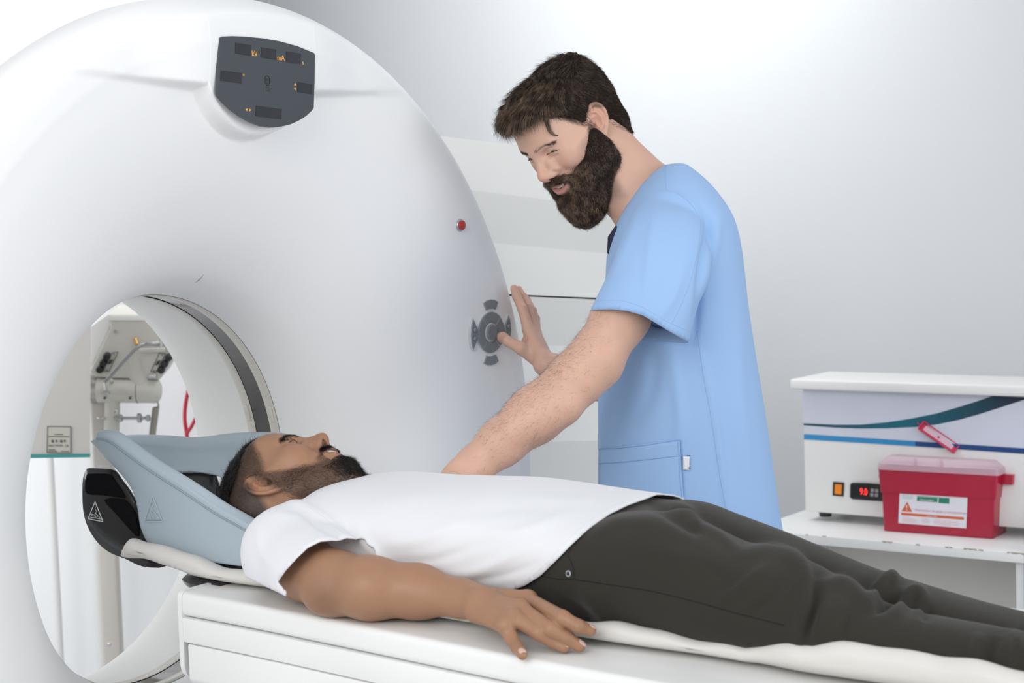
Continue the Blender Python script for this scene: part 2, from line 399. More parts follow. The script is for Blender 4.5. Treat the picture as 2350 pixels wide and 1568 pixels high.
# ------------------------------------------------------------------ panelled equipment housing behind the gantry
hou = empty('equipment_housing', P(1300, 1300, 4.35)*np.array([1, 1, 0]), 'tall white equipment housing with angled horizontal bands behind the standing man', 'equipment cabinet')
HP = P(1250, 700, 4.3); HN = nrm((.30, -1, 0))
def hp(u, v, out=0.0): return hit(u, v, HP, HN)+HN*out
L = [(1000, 311, 1500, 371, .0), (1000, 428, 1500, 490, .030), (1000, 545, 1500, 592, -.004), (1000, 668, 1500, 688.5, .026)]
L2 = [(1000, 672, 1500, 692.5, .026), (1000, 790, 1500, 797, -.004), (1000, 1016, 1500, 1007, .022), (1000, 1128, 1500, 1108, -.002), (1000, 1420, 1500, 1390, .02)]
def banded(Ls, name):
    V, Fc = [], []
    for (ua, va, ub, vb, o) in Ls:
        for k, (u, v) in enumerate(((ua, va), (ub, vb))): V += [hp(u, v, o)]
        V += [hp(ub, vb, -.35), hp(ua, va, -.35)]
    n = len(Ls)
    for i in range(n-1):
        a = i*4; b2 = a+4
        Fc += [(a, b2, b2+1, a+1), (a+1, b2+1, b2+2, a+2), (a+2, b2+2, b2+3, a+3), (a+3, b2+3, b2, a)]
    Fc += [(0, 1, 2, 3), (4*n-4, 4*n-1, 4*n-2, 4*n-3)]
    return mesh(name, V, Fc, M_house, hou, False)
M_house = mat('housing_white', (.76, .76, .735), .45, .35)
banded(L, 'upper_panel'); banded(L2, 'lower_panel')
V = [hp(1000, 666, .0), hp(1500, 686, .0), hp(1500, 694, .0), hp(1000, 674, .0)]
MB().prism(V[::-1], -HN*.3).build('shadow_gap', M_black, hou)

# ------------------------------------------------------------------ patient couch
cou = empty('patient_couch', W(1.2, 0, 0), 'white scanner couch with grooved side panel under the lying patient', 'examination couch')
M_couch = mat('couch_white', (.80, .80, .785), .38, .4, noise=(3, .03), coat=.15)
tilt = lambda q: -.03*(q-.31)
def extr(sec, q0, q1, name, m, nq=2, sharp=35, inset=0.0, par=cou):
    "sweep a (t, z) outline along the couch axis"
    sec = np.array(sec, float); k = len(sec); qs = np.linspace(q0, q1, nq); V = []
    wd = lambda q: .262+.07*sstep(.2, 1.3, q)*1.0
    for q in qs: V += [W(q, t+(t/abs(t) if abs(t) > .15 else 0)*(wd(q)-.262), z+tilt(q)) for t, z in sec]
    Fc = [(i*k+j, i*k+(j+1) % k, (i+1)*k+(j+1) % k, (i+1)*k+j) for i in range(nq-1) for j in range(k)]
    Fc += [tuple(range(k))[::-1], tuple(range((nq-1)*k, nq*k))]
    return mesh(name, V, Fc, m, par, sharp=sharp)
def rpath(pts, r=.006, n=5):
    "closed polygon with rounded corners"
    out = []; k = len(pts); pts = [np.array(p, float) for p in pts]
    for i in range(k):
        a, b, c = pts[i-1], pts[i], pts[(i+1) % k]; rr = min(r, .45*np.linalg.norm(a-b), .45*np.linalg.norm(c-b))
        p0 = b+nrm(a-b)*rr; p1 = b+nrm(c-b)*rr
        for t in np.linspace(0, 1, n): out.append((1-t)**2*p0+2*t*(1-t)*b+t*t*p1)
    return out
hw = .262
top = rpath([(-hw, .868), (-hw, .908), (hw, .908), (hw, .868)], .012, 6)
extr(top, .312, 3.0, 'top_panel', M_couch, 24)
mid = rpath([(-hw-.0012, .826), (-hw-.0012, .8665), (hw+.0012, .8665), (hw+.0012, .826)], .0025, 3)
extr(mid, .312, 3.0, 'side_rail', M_couch, 24)
low = rpath([(-hw-.001, .765), (-hw-.001, .8245), (hw+.001, .8245), (hw+.001, .765), (hw-.06, .70), (-hw+.06, .70)], .004, 3)
extr(low, .322, 3.0, 'lower_body', M_couch, 24)
cap = rpath([(-hw-.002, .775), (-hw-.002, .9095), (hw+.002, .9095), (hw+.002, .775), (hw-.03, .748), (-hw+.03, .748)], .014, 6)
endcap = extr(cap, .303, .3125, 'end_cap', M_couch)
MB().tube([W(.3035, -hw+.004, .775+i*.0) for i in (0,)]+[W(.3035, -hw+.03, .75)], .0035, 8).build('worn_edge', mat('worn_tan', (.50, .36, .20), .8, .1), endcap)
# white lifting column below (largely out of the picture)
MB().rbox(W(1.9, 0, .36), N*.75, T*.2, Z*.34, .03).build('pedestal', M_couch, cou, True, 40)
M_carbon = mat('black_carbon', (.022, .022, .024), .25, .5, coat=.5, noise=(60, .4, (1, 1, 8)))
car = [(-.20, .905)]+[(.20*math.cos(a)*-1, .905-.048*math.sin(a)) for a in np.linspace(.15, math.pi-.15, 24)]+[(.20, .905), (.19, .912), (-.19, .912)]
def carbon(q0, q1):
    V = []; k = len(car); qs = np.linspace(q0, q1, 12)
    for i, q in enumerate(qs):
        f = math.sqrt(max(0, 1-(1-i/11)**3)) if i < 11 else 1
        V += [W(q, t*(.80+.2*f), .912+(z-.912)*(.35+.65*f)) for t, z in car]
    Fc = [(i*k+j, i*k+(j+1) % k, (i+1)*k+(j+1) % k, (i+1)*k+j) for i in range(11) for j in range(k)]+[tuple(range(k))[::-1], tuple(range(11*k, 12*k))]
    return mesh('carbon_extension', V, Fc, M_carbon, cou, sharp=50)
carbon(.222, .335)

# ------------------------------------------------------------------ beige mattress
M_pad = mat('beige_vinyl', (.66, .635, .60), .5, .35, bump=[(14, .25, .01), (260, .05, .001)])
def pad_mesh():
    qs = np.concatenate([np.linspace(.112, .6, 84), np.linspace(.606, 2.0, 200), np.linspace(2.02, 3.0, 20)]); ns = 72; V = []
    for q in qs:
        e = float(sstep(.109, .135, q))
        up = .017*float(sstep(.34, .12, q))                # the free end lifts off the couch
        near = .205+.012*float(sstep(.4, .6, q))+.012*float(sstep(1.30, 1.38, q))+.005*math.sin(q*9)+.003*math.sin(q*23+1); far = .225-.03*float(sstep(1.1, 1.3, q))
        z0 = .909+up+tilt(q)
        roll = .034+.017*float(sstep(.42, .2, q))+float(np.interp(q, [.8, 1.0, 1.09, 1.2, 1.29, 1.31, 1.36, 1.42, 1.55, 1.70, 2.0], [0, .004, .008, .004, -.002, .008, .026, .034, .040, .030, .015]))
        sag = .011
        for j in range(ns):
            a = 2*math.pi*j/ns; ca, sa = math.cos(a), math.sin(a)
            hw_ = near if ca < 0 else far
            x = hw_*np.sign(ca)*abs(ca)**.33
            side = float(sstep(.62, .97, abs(x)/hw_))
            hgt = sag+((roll if ca < 0 else roll+(.013-roll)*float(sstep(1.1, 1.3, q)))-sag)*side
            y = hgt*(0.5+0.5*np.sign(sa)*abs(sa)**.8)
            wob = .0022*math.sin(q*37+x*10)+.0014*math.sin(q*71)
            V.append(W(q+(.006*math.sin(a*5) if q < .115 else 0), x*(.95+.05*e), z0+y*(.6+.4*e)+(wob if sa > 0 else -wob*.6*float(sstep(.31, .26, q)))))
    n = len(qs)
    Fc = grid_faces(n, ns, True)+[tuple(range(ns)), tuple(range((n-1)*ns, n*ns))[::-1]]
    return mesh('couch_mattress', V, Fc, M_pad)
padm = pad_mesh()
tag(padm, 'creased beige vinyl mattress on top of the white couch, under the patient', 'mattress')

# ------------------------------------------------------------------ head holder: black shell
hol = empty('head_holder', W(.2, 0, .93), 'black head holder shell with hook-and-loop strips and printed warning triangle under the grey cushion', 'head holder')
def shell_side(poly, tpl, bend, th, name, m, par):
    "a wall of the head holder: outline in photo coordinates on an upright plane at t = tpl, leaning outwards towards the top by bend"
    pts = [qz(u, v, tpl) for u, v in poly]
    return pts
def qz(u, v, t):
    p = hit(u, v, C+t*T, T); return (p-C)@N, p[2]
def plate(outline, tpl, th, name, m, par, curve=0.0, z0=.95, off=0.0, bev=.002):
    "rounded upright plate from an outline, bulging with height"
    from mathutils.geometry import tessellate_polygon
    o = spline_closed(outline, 3)
    pts = np.array([qz(u, v, tpl) for u, v in o])
    bm = bmesh.new(); vs = [bm.verts.new((q, 0, z)) for q, z in pts]; f = bm.faces.new(vs)
    bmesh.ops.triangulate(bm, faces=[f])
    bmesh.ops.subdivide_edges(bm, edges=[e for e in bm.edges if e.calc_length() > .02 and not e.is_boundary], cuts=3, use_grid_fill=True)
    bmesh.ops.triangulate(bm, faces=bm.faces[:])
    bm.verts.index_update()
    V = [W(v.co.x, tpl-curve*max(0, (v.co.z-z0))+off, v.co.z) for v in bm.verts]
    Fc = [tuple(v.index for v in ff.verts) for ff in bm.faces]; bm.free()
    ob = mesh(name, V, Fc, m, par, True)
    s = ob.modifiers.new('thickness', 'SOLIDIFY'); s.thickness = th; s.offset = 0
    return ob
def spline_closed(pts, k=3):
    p = np.array(pts, float); n = len(p); out = []
    for i in range(n):
        p0, p1, p2, p3 = p[i-1], p[i], p[(i+1) % n], p[(i+2) % n]
        for f in np.linspace(0, 1, k, endpoint=False):
            out.append(.5*((2*p1)+(-p0+p2)*f+(2*p0-5*p1+4*p2-p3)*f*f+(-p0+3*p1-3*p2+p3)*f**3))
    return out
M_hol = mat('glossy_black', (.010, .0095, .010), .24, .35, coat=.12)
near_sh = [(200, 1078), (208, 1075), (240, 1076), (262, 1080), (280, 1104), (298, 1128), (316, 1160), (335, 1200), (350, 1240), (362, 1268), (380, 1300), (330, 1300), (290, 1282), (255, 1268), (228, 1246), (207, 1215), (195, 1180), (192, 1140), (193, 1100)]
plate(near_sh, -.155, .006, 'side_shell', M_hol, hol)
M_velcro = mat('black_loop_tape', (.006, .006, .007), .95, .1, bump=(700, .6, .002))
plate([(203, 1092), (210, 1087), (255, 1088), (268, 1102), (290, 1135), (284, 1142), (240, 1136), (205, 1133), (200, 1112)], -.155, .002, 'loop_strip', M_velcro, hol, off=-.0040)
plate([(244, 1146), (292, 1148), (316, 1182), (322, 1230), (300, 1212), (272, 1180)], -.155, .002, 'loop_strip', M_velcro, hol, off=-.0040)
M_print = mat('white_print', (.75, .75, .72), .6, .2)
def tri_mark(cs, tpl, off, m, par, r=.0009, inner=True, name='warning_triangle'):
    pts = [np.array(qz(u, v, tpl)) for u, v in cs]; tp = [W(q, tpl+off, z) for q, z in pts]
    b = MB()
    for i in range(3): b.tube([tp[i], tp[(i+1) % 3]], r, 6)
    if inner:
        a, l, rr = tp; bc = lambda x, y, z_: a*x+l*y+rr*z_
        for ch in ([(.75, .1, .15), (.6, .22, .18), (.5, .15, .35), (.38, .35, .27), (.3, .18, .52), (.18, .3, .52)],
                   [(.3, .62, .08), (.28, .45, .27), (.2, .38, .42), (.12, .42, .46)], [(.1, .82, .08), (.12, .5, .38), (.12, .1, .78)],
                   [(.2, .7, .1), (.2, .45, .35), (.25, .2, .55), (.2, .1, .7)]):
            b.tube([bc(*c) for c in ch], r*.65, 5)
    return b.build(name, m, par)
tri_mark([(222, 1151), (206, 1190), (240, 1197)], -.155, -.0038, M_print, hol)
far_sh = [(405, 1082), (480, 1080), (500, 1110), (520, 1200), (510, 1250), (440, 1260), (402, 1200), (398, 1120)]
plate(far_sh, .12, .006, 'side_shell', M_hol, hol)
# floor of the holder, joining both sides and running under the mattress
V = []; nsec = 24; qs = np.linspace(.15, .34, 10)
for q in qs:
    for a in np.linspace(-1, 1, nsec):
        V.append(W(q, .135*a*(1 if a < 0 else .85), .970+.045*abs(a)**3.0+.03*sstep(.16, .08, q)))
fl = mesh('holder_floor', V, grid_faces(10, nsec), M_hol, hol); solid(fl, .006, 0)

# ------------------------------------------------------------------ grey-blue foam head cushion
M_foam = mat('blue_grey_foam', (.38, .45, .50), .5, .35, bump=[(380, .06, .001), (9, .15, .01)])
cus = empty('head_cushion', W(.28, 0, .96), 'blue-grey moulded foam head cushion cradling the patient\'s head', 'head cushion')
def cushion():
    # stations from the crown end to the shoulders: photo points of the near wing's upper crest and lower edge, far crest
    st = [  # near crest,  near lower,   far crest,    far lower
        ((222, 992), (218, 1012), (262, 1001), (268, 1012)),
        ((238, 991), (232, 1036), (300, 998), (300, 1030)),
        ((262, 1000), (252, 1060), (345, 998), (340, 1058)),
        ((292, 1022), (280, 1090), (395, 1000), (385, 1082)),
        ((330, 1050), (306, 1128), (440, 1004), (430, 1082)),
        ((372, 1078), (316, 1170), (480, 1001), (470, 1086)),
        ((420, 1108), (322, 1220), (515, 996), (500, 1095)),
        ((465, 1138), (345, 1262), (555, 993), (520, 1120)),
        ((505, 1164), (390, 1274), (600, 993), (545, 1160)),
        ((545, 1186), (440, 1286), (640, 996), (570, 1200)),
        ((580, 1206), (500, 1296), (680, 1010), (600, 1240)),
        ((610, 1226), (560, 1304), (710, 1030), (640, 1270))]
    st = np.array(st, float)                     # (12,4,2)
    n = 60; S4 = [spline(st[:, k], n) for k in range(4)]
    V = []; prof = []
    for i in range(n):
        f = i/(n-1)
        tn_top = -.185+.02*f; tn_low = -.150+.012*f-.04*f; tf_top = .165+.0*f; tf_low = .12
        A = np.array(qz(*S4[0][i], tn_top)); B = np.array(qz(*S4[1][i], tn_low)); D = np.array(qz(*S4[2][i], tf_top)); E = np.array(qz(*S4[3][i], tf_low))
        w_out = W(A[0], tn_top-.006, A[1]-.012); crest0 = W(A[0], tn_top, A[1]); crest1 = W(A[0]+.003, tn_top+.020, A[1]+.001)
        low_out = W(B[0], tn_low-.004, B[1]); low_in = W(B[0]+.010, tn_low+.03, B[1]+.004)
        prof.append([low_out, low_out*.5+w_out*.5-T*.010*(1-f*.5), w_out, crest0, crest1, crest1*.55+low_in*.45+T*.006, low_in])
    prof = np.array(prof)
    def band(P_, name):
        nn, k = P_.shape[:2]; out = []
        for i in range(nn): out.append(spline(P_[i], 26))
        out = np.array(out); V = out.reshape(-1, 3)
        Fc = grid_faces(nn, 26)
        # close the underside strip between first and last row points
        Fc += [(i*26+25, i*26, (i+1)*26, (i+1)*26+25) for i in range(nn-1)]+[tuple(range(26))[::-1], tuple(range((nn-1)*26, nn*26))]
        o = mesh(name, V, Fc, M_foam, cus, sharp=60); subsurf(o, 1); return o
    near = band(prof, 'near_wing')
    pf = []
    for i in range(n):
        f = i/(n-1); D = np.array(qz(*S4[2][i], .165)); E = np.array(qz(*S4[3][i], .105))
        o1 = W(D[0], .185, D[1]-.01); c0 = W(D[0], .165, D[1]); c1 = W(D[0], .145, D[1]-.012); li = W(E[0], .105, E[1]); lo = W(E[0], .125, E[1]-.008)
        pf.append([lo, lo*.5+o1*.5+T*.008, o1, c0, c1, c1*.5+li*.5+T*.012, li])
    band(np.array(pf), 'far_wing')
    # groove line along the near wing
    g = []
    for i in range(2, n-2):
        g.append(prof[i][2]-T*.0012+Z*.0)
    # saddle under the neck joining both wings
    V = []; rows = range(44, n); m_ = 20
    for i in rows:
        a = prof[i][6]; b = pf[i][6]
        for k in range(m_):
            x = k/(m_-1); V.append(a*(1-x)+b*x-Z*(.035*math.sin(math.pi*x)))
    s = mesh('neck_saddle', V, grid_faces(len(V)//m_, m_), M_foam, cus); solid(s, .018, -1)
    MB().tube(g, .0016, 6).build('groove_line', mat('groove_grey', (.27, .335, .38), .5, .3), near, True)  # groove's shade put in as a darker tube on the foam
    return near
near_wing = cushion()

# ------------------------------------------------------------------ right side: shelf unit, laboratory cooler, sharps box
FR, FN = WR, WN
SP = P(1900, 1184, 5.05)                        # shelf top level
zs = SP[2]
FP = P(1850, 1000, 4.98)                        # front plane of the cooler
M_lam = mat('white_laminate', (.84, .84, .82), .4, .4)
she = empty('shelf_unit', np.array([1.2, 5.0, 0]), 'chipped white laminate shelf unit against the wall, carrying the cooler and red box', 'shelf')
def on_z(u, v, z): return hit(u, v, np.array([0, 0, z]), Z)
fl_ = on_z(1788, 1222, zs); 
def fr(x, y, z=0.0, base=None):
    "point x along the wall to the right, y towards the room, z up, from the shelf's front left top corner"
    b = fl_ if base is None else base
    return b+FR*x+FN*y+Z*z
pr_r = hit(2348, 1240, fl_, FN); xr = (pr_r-fl_)@FR
D_ = .40; xl = -.10; sh_t = .026
MB().rbox(fr((xr+xl)/2, -D_/2, -sh_t/2), FR*(xr-xl)/2, FN*D_/2, Z*sh_t/2, .002).build('top_board', M_lam, she, True, 40)
bpz = fl_[2]-sh_t
MB().rbox(fr(xr-.018, -D_/2-.01, -sh_t-.34), FR*.0105, FN*(D_/2-.012), Z*.34, .002).build('side_panel', M_lam, she, True, 40)
MB().rbox(fr(xl+.01, -D_/2-.01, -sh_t-.34), FR*.0105, FN*(D_/2-.012), Z*.34, .002).build('side_panel', M_lam, she, True, 40)
M_back = mat('greige_board', (.78, .76, .70), .6, .3)
pm = hit(1898, 1300, fr(0, -.33), FN); xm = (pm-fl_)@FR
MB().rbox(fr((xm+xr)/2, -.34, -sh_t-.34), FR*(xr-xm)/2, FN*.004, Z*.34, .001).build('back_board', M_back, she)
MB().rbox(fr((xm+xl)/2-.002, -.34, -sh_t-.34), FR*(xm-xl)/2, FN*.004, Z*.34, .001).build('back_board', M_back, she)
MB().rbox(fr(xm-.005, -.30, -sh_t-.006), FR*.05, FN*.012, Z*.006, .001).build('bracket', mat('green_bracket', (.20, .24, .22), .5), she)
MB().rbox(fr((xr+xl)/2, -D_/2-.01, -.70), FR*(xr-xl)/2, FN*(D_/2-.012), Z*.01, .002).build('lower_board', M_lam, she, True, 40)
M_chip = mat('bare_chipboard', (.42, .38, .30), .9, .1)
b = MB()
for x, w in ((.205, .03), (.30, .01), (.38, .02), (.43, .035), (.47, .012), (.545, .05), (.60, .02), (.02, .008), (.07, .012)):
    x0 = (hit(2020, 1235, fl_, FN)-fl_)@FR-.2+x if x > .1 else x+.06
    pts = [fr(x0+w*t, .0006, -.0006-.0035*abs(math.sin(7*t+x*90))*(1 if x > .1 else .4)) for t in np.linspace(0, 1, 7)]+[fr(x0+w, .0006, .0003), fr(x0, .0006, .0003)]
    MB().prism(pts, -FN*.002).build('chipped_edge', M_chip, she)

coo = empty('laboratory_cooler', hit(2100, 1190, FP, FN), 'white laboratory cooler with blue swoosh decal and red 9.0 readout on the shelf', 'laboratory equipment')
def cp(u, v, o=0.0): return hit(u, v, FP, FN)+FN*o
c_tl, c_bl = cp(1861, 893), cp(1848, 1174)
H0, H1 = c_bl[2], c_tl[2]; x0 = c_bl-Z*c_bl[2]; cw = (hit(2440, 1000, FP, FN)-c_bl)@FR; cd = .20
def cf(x, z, o=0.0): return x0+FR*x+Z*z+FN*o
M_cool = mat('cooler_grey_white', (.80, .79, .77), .4, .4)
MB().rbox(cf(cw/2, (H0+H1)/2, -cd/2), FR*cw/2, FN*cd/2, Z*(H1-H0)/2, .003).build('body', M_cool, coo, True, 40)
lz0 = H1; lz1 = cp(1845, 869)[2]
MB().rbox(cf(cw/2-.0, (lz0+lz1)/2+.001, -cd/2+.012), FR*(cw/2+.022), FN*(cd/2+.024), Z*(lz1-lz0)/2, .006).build('lid', M_cool, coo, True, 40)
for x in (.048, cw-.05):
    for y in (-.03, -cd+.03):
        MB().cyl(cf(x, H0-.0145, y), cf(x, H0+.001, y), .017, .019).build('foot', M_black, coo, True, 40)
# printed decal panel
def cxz(u, v):
    p = cp(u, v); return (p-x0)@FR, p[2]
def decal(pts, name, m, o, par, w_=True):
    q = [cxz(u, v) if True else 0 for u, v in pts]; q = [(.0015 if x < .03 and w_ else min(max(x, .0015), cw-.0015), z) for x, z in q]
    return MB().prism([cf(x, z, o) for x, z in q][::-1] if False else [cf(x, z, o) for x, z in q], FN*.0005).build(name, m, par)
def zc(x, y): return (1820+x/2.57, 840+y/2.57)
xr0, zr0 = cxz(2350, 1000)
dp = decal([zc(106, 114), zc(1365, 166), zc(1700, 181), zc(1700, 500), zc(1365, 484), zc(92, 402)], 'decal_sheet', mat('decal_white', (.66, .68, .78), .3, .5, noise=(3, .06)), .0006, coo)
decal([zc(92, 404), zc(722, 445), zc(722, 474), zc(92, 434)], 'blue_stripe', mat('sky_blue', (.03, .26, .56), .35), .0012, dp)
decal([zc(722, 445), zc(1365, 487), zc(1700, 508), zc(1700, 540), zc(1365, 518), zc(722, 474)], 'navy_stripe', mat('navy_blue', (.012, .06, .22), .35), .0012, dp)
up = [(96, 340), (250, 347), (400, 346), (560, 332), (700, 310), (850, 280), (1000, 236), (1100, 204), (1190, 172), (1365, 160), (1700, 120)]
dn_ = [(1700, 150), (1365, 199), (1240, 240), (1100, 285), (980, 318), (850, 345), (720, 360), (560, 368), (400, 369), (250, 364), (96, 351)]
upm = [(x, max(y, 118+x*.042)) for x, y in up]; dnm = [(x, max(y, 120+x*.042)) for x, y in dn_]
msw = mat('teal_swoosh', (.008, .10, .15), .35)
nt = msw.node_tree; tc = nt.nodes.new('ShaderNodeTexCoord'); sx = nt.nodes.new('ShaderNodeSeparateXYZ'); rp = nt.nodes.new('ShaderNodeValToRGB'); mr = nt.nodes.new('ShaderNodeMapRange')
nt.links.new(tc.outputs['Object'], sx.inputs[0]); nt.links.new(sx.outputs['X'], mr.inputs[0]); nt.links.new(mr.outputs[0], rp.inputs[0])
mr.inputs[1].default_value = float(x0[0]); mr.inputs[2].default_value = float(x0[0]+.52)
rp.color_ramp.elements[0].color = (.005, .05, .08, 1); rp.color_ramp.elements[1].color = (.012, .012, .03, 1)
e = rp.color_ramp.elements.new(.45); e.color = (.006, .13, .19, 1)
nt.links.new(rp.outputs[0], nt.nodes['Principled BSDF'].inputs['Base Color'])
for i in range(len(upm)-1):
    pass
decal([zc(*p) for p in upm+dnm], 'swoosh', msw, .0012, dp)
# rocker switch and temperature controller
sw = decal([zc(238, 683), zc(303, 688), zc(299, 770), zc(235, 764)], 'switch_frame', M_black, .002, coo)
decal([zc(251, 697), zc(292, 700), zc(289, 758), zc(248, 754)], 'amber_rocker', mat('amber_lamp', (.55, .16, .01), .3, emit=(1, .30, .02, .25)), .004, sw)
ctl = decal([zc(342, 700), zc(350, 688), zc(440, 690), zc(530, 698), zc(640, 706), zc(640, 805), zc(530, 797), zc(440, 791), zc(352, 784), zc(340, 772)], 'temperature_controller', M_black, .005, coo)
decal([zc(352, 702), zc(452, 706), zc(450, 768), zc(350, 764)], 'readout_window', M_dark, .0058, ctl)
M_led = mat('red_led', (.6, .01, .01), .4, emit=(1, .03, .02, 2.2))
px, pz = cxz(*zc(400, 757)); text('9.0', cf(px, pz, .0062), FR, Z, .026, M_led, ctl, 'led_digits', stretch=.72)
for i, (x, y) in enumerate(((464, 722), (490, 724), (461, 748), (488, 750))):
    kx = decal([zc(x, y), zc(x+20, y+1.5), zc(x+19, y+22), zc(x-1, y+20)], 'controller_key', mat('key_grey_light', (.30, .30, .31), .5), .0062, ctl)

# red sharps container
RP = P(2100, 1200, 4.83)
shp = empty('sharps_container', RP*np.array([1, 1, 0])+Z*zs, 'translucent red sharps container with white warning sticker and clear lid on the shelf', 'medical waste box')
_r = math.radians(66); RR = np.array([math.sin(_r), -math.cos(_r), 0]); RN = np.array([-math.cos(_r), -math.sin(_r), 0])
_r2 = math.radians(56); RR = np.array([math.sin(_r2), -math.cos(_r2), 0]); RN = np.array([-math.cos(_r2), -math.sin(_r2), 0])
RP = on_z(2027, 1219, zs)
def rp_(u, v, o=0.0): return hit(u, v, RP, RN)+RN*o
bx = RP.copy()
def rx(x, y, z): return bx+RR*x+RN*y+Z*z
wb = (rp_(2278, 1237)-bx)@RR; hb = (rp_(2024, 1075)-bx)[2]; wt = wb+.016; dpt = .115
M_red = mat('translucent_red', (.50, .010, .045), .25, .5, sss=0, coat=.3)
M_red.node_tree.nodes['Principled BSDF'].inputs['Transmission Weight'].default_value = .12
M_red.node_tree.nodes['Principled BSDF'].inputs['Alpha'].default_value = .97
def fr_box(x0_, x1_, y0_, y1_, z0_, X0, X1, Y0, Y1, z1_, name, m, par, r=.008, seg=5):
    a = rpath([(x0_, y0_), (x1_, y0_), (x1_, y1_), (x0_, y1_)], r, seg); c_ = rpath([(X0, Y0), (X1, Y0), (X1, Y1), (X0, Y1)], r, seg); k = len(a)
    V = [rx(x, y, z0_) for x, y in a]+[rx(x, y, z1_) for x, y in c_]
    Fc = [(i, (i+1) % k, (i+1) % k+k, i+k) for i in range(k)]+[tuple(range(k))[::-1], tuple(range(k, 2*k))]
    return mesh(name, V, Fc, m, par, sharp=30)
body = fr_box(0, wb, 0, -dpt, .001, -.003, wb+.006, .002, -dpt-.006, hb*.62, 'bin_body', M_red, shp)
fr_box(-.006, wb+.010, .005, -dpt-.009, hb*.62, -.010, wb+.018, .008, -dpt-.012, hb+.004, 'upper_rim', M_red, shp)
M_clear = mat('frosted_clear', (.86, .62, .72), .22, .5, alpha=.50)
lid = fr_box(-.012, wb+.022, .012, -dpt-.018, hb-.002, -.010, wb+.020, .010, -dpt-.016, hb+.014, 'clear_lid', M_clear, shp, .012)
fr_box(-.010, wb+.020, .010, -dpt-.016, hb+.014, .012, wb-.004, -.012, -dpt+.008, hb+.032, 'lid_top', M_clear, shp, .012)
for x in (.31, .55):
    MB().box(rx(wb*x, .004, hb+.022), RR*.0015, RN*.008, Z*.010).build('lid_rib', M_clear, lid)
fr_box(-.024, -.006, -.03, -.075, hb-.030, -.018, -.004, -.03, -.075, hb-.002, 'side_clip', M_red, shp, .003)
fr_box(wb+.014, wb+.044, -.03, -.075, hb-.030, wb+.012, wb+.046, -.03, -.075, hb-.004, 'side_clip', M_red, shp, .003)
# hinged flap standing open on the lid
fa, fb_ = rp_(2098, 982, -.05), rp_(2180, 1038, -.05); fx = nrm(fb_-fa); fz = nrm(np.cross(RN, fx)); 
fc = (fa+fb_)/2; fl2 = np.linalg.norm(fb_-fa)/2
M_pink = mat('pink_red', (.62, .02, .09), .3, .5)
b = MB()
w2 = .0125; nrmf = nrm(RN*.75+fz*.5); wv = nrm(np.cross(nrmf, fx))
b.rbox(fc, fx*fl2, wv*w2, nrmf*.0012, .001)
for sgn in (-1, 1): b.rbox(fc+wv*sgn*w2+nrmf*.003, fx*fl2, wv*.0016, nrmf*.004, .001)
for sgn in (-1, 1): b.rbox(fc+fx*sgn*fl2+nrmf*.003, fx*.0016, wv*w2, nrmf*.004, .001)
b.tube([fa, fa-fx*.008, fa-fx*.012+Z*.002], .0012, 6)
flap = b.build('open_flap', M_pink, shp, True, 40)
MB().rbox(fc+nrmf*.0016, fx*fl2*.8, wv*w2*.6, nrmf*.0004, .0003).build('pale_strip', mat('pale_pink', (.66, .45, .52), .5), flap)
MB().lathe(fc+nrmf*.002, nrmf, [(0, .003), (.0006, .003)], 16).build('red_dot', mat('dark_red', (.35, .01, .03), .5), flap)
# sticker
def zr(x, y): return (1990+x/5.228, 960+y/5.228)
def rxz(u, v):
    p = rp_(u, v); return (p-bx)@RR, (p-bx)[2]
SO = .0035
def stick(pts, name, m, o, par):
    q = [rxz(*zr(*p)) for p in pts]
    return MB().prism([rx(x, SO+o, z) for x, z in q], RN*.0004).build(name, m, par)
stk = stick([(400, 782), (1215, 838), (1195, 1320), (381, 1258)], 'sticker', mat('sticker_white', (.78, .76, .82), .4), 0, shp)
M_or = mat('orange_print', (.66, .13, .05), .5); M_gr = mat('green_print', (.02, .22, .13), .5); M_pk = mat('pink_print', (.72, .42, .46), .5); M_gy = mat('grey_green_print', (.38, .50, .48), .5)
stick([(422, 803), (1185, 857), (1185, 865), (422, 811)], 'orange_rule', M_or, .0004, stk)
stick([(414, 1130), (1167, 1186), (1165, 1218), (414, 1160)], 'orange_bar', M_or, .0004, stk)
stick([(488, 1002), (416, 1115), (548, 1122)], 'warning_triangle', M_or, .0004, stk)
stick([(605, 940), (852, 955), (850, 1008), (603, 990)], 'green_box', M_gr, .0004, stk)
stick([(605, 930), (868, 947), (868, 952), (605, 935)], 'green_rule', M_gr, .0004, stk)
stick([(866, 950), (994, 958), (991, 1025), (862, 1016)], 'green_box', M_gr, .0004, stk)
_a, _b = rxz(*zr(400, 782)), rxz(*zr(1215, 838)); SK = abs(_b[0]-_a[0])/.187
def stext(s, x, y, size, m, o=.0009, st=1.0):
    a, z = rxz(*zr(x, y)); a2, z2 = rxz(*zr(x+100, y+7.0))
    return text(s, rx(a, SO+o, z), rx(a2, SO, z2)-rx(a, SO, z), Z, size*SK, m, stk, stretch=st, th=.0002)
M_wp = mat('white_ink', (.8, .8, .8), .5)
k1 = 1
stext('!', 470, 1105, .0225, M_wp, .0010)
stext('LÍNEA EXPERT', 636, 985, .0062, M_wp)
stext('★ NIVEL DE LLENADO ★', 705, 856, .0036, M_or)
stext('Descartador de agujas y cortopunzantes', 580, 1108, .0087, M_pk, st=1.0)
stext('INSTRUCCIONES', 722, 1176, .0038, M_wp)
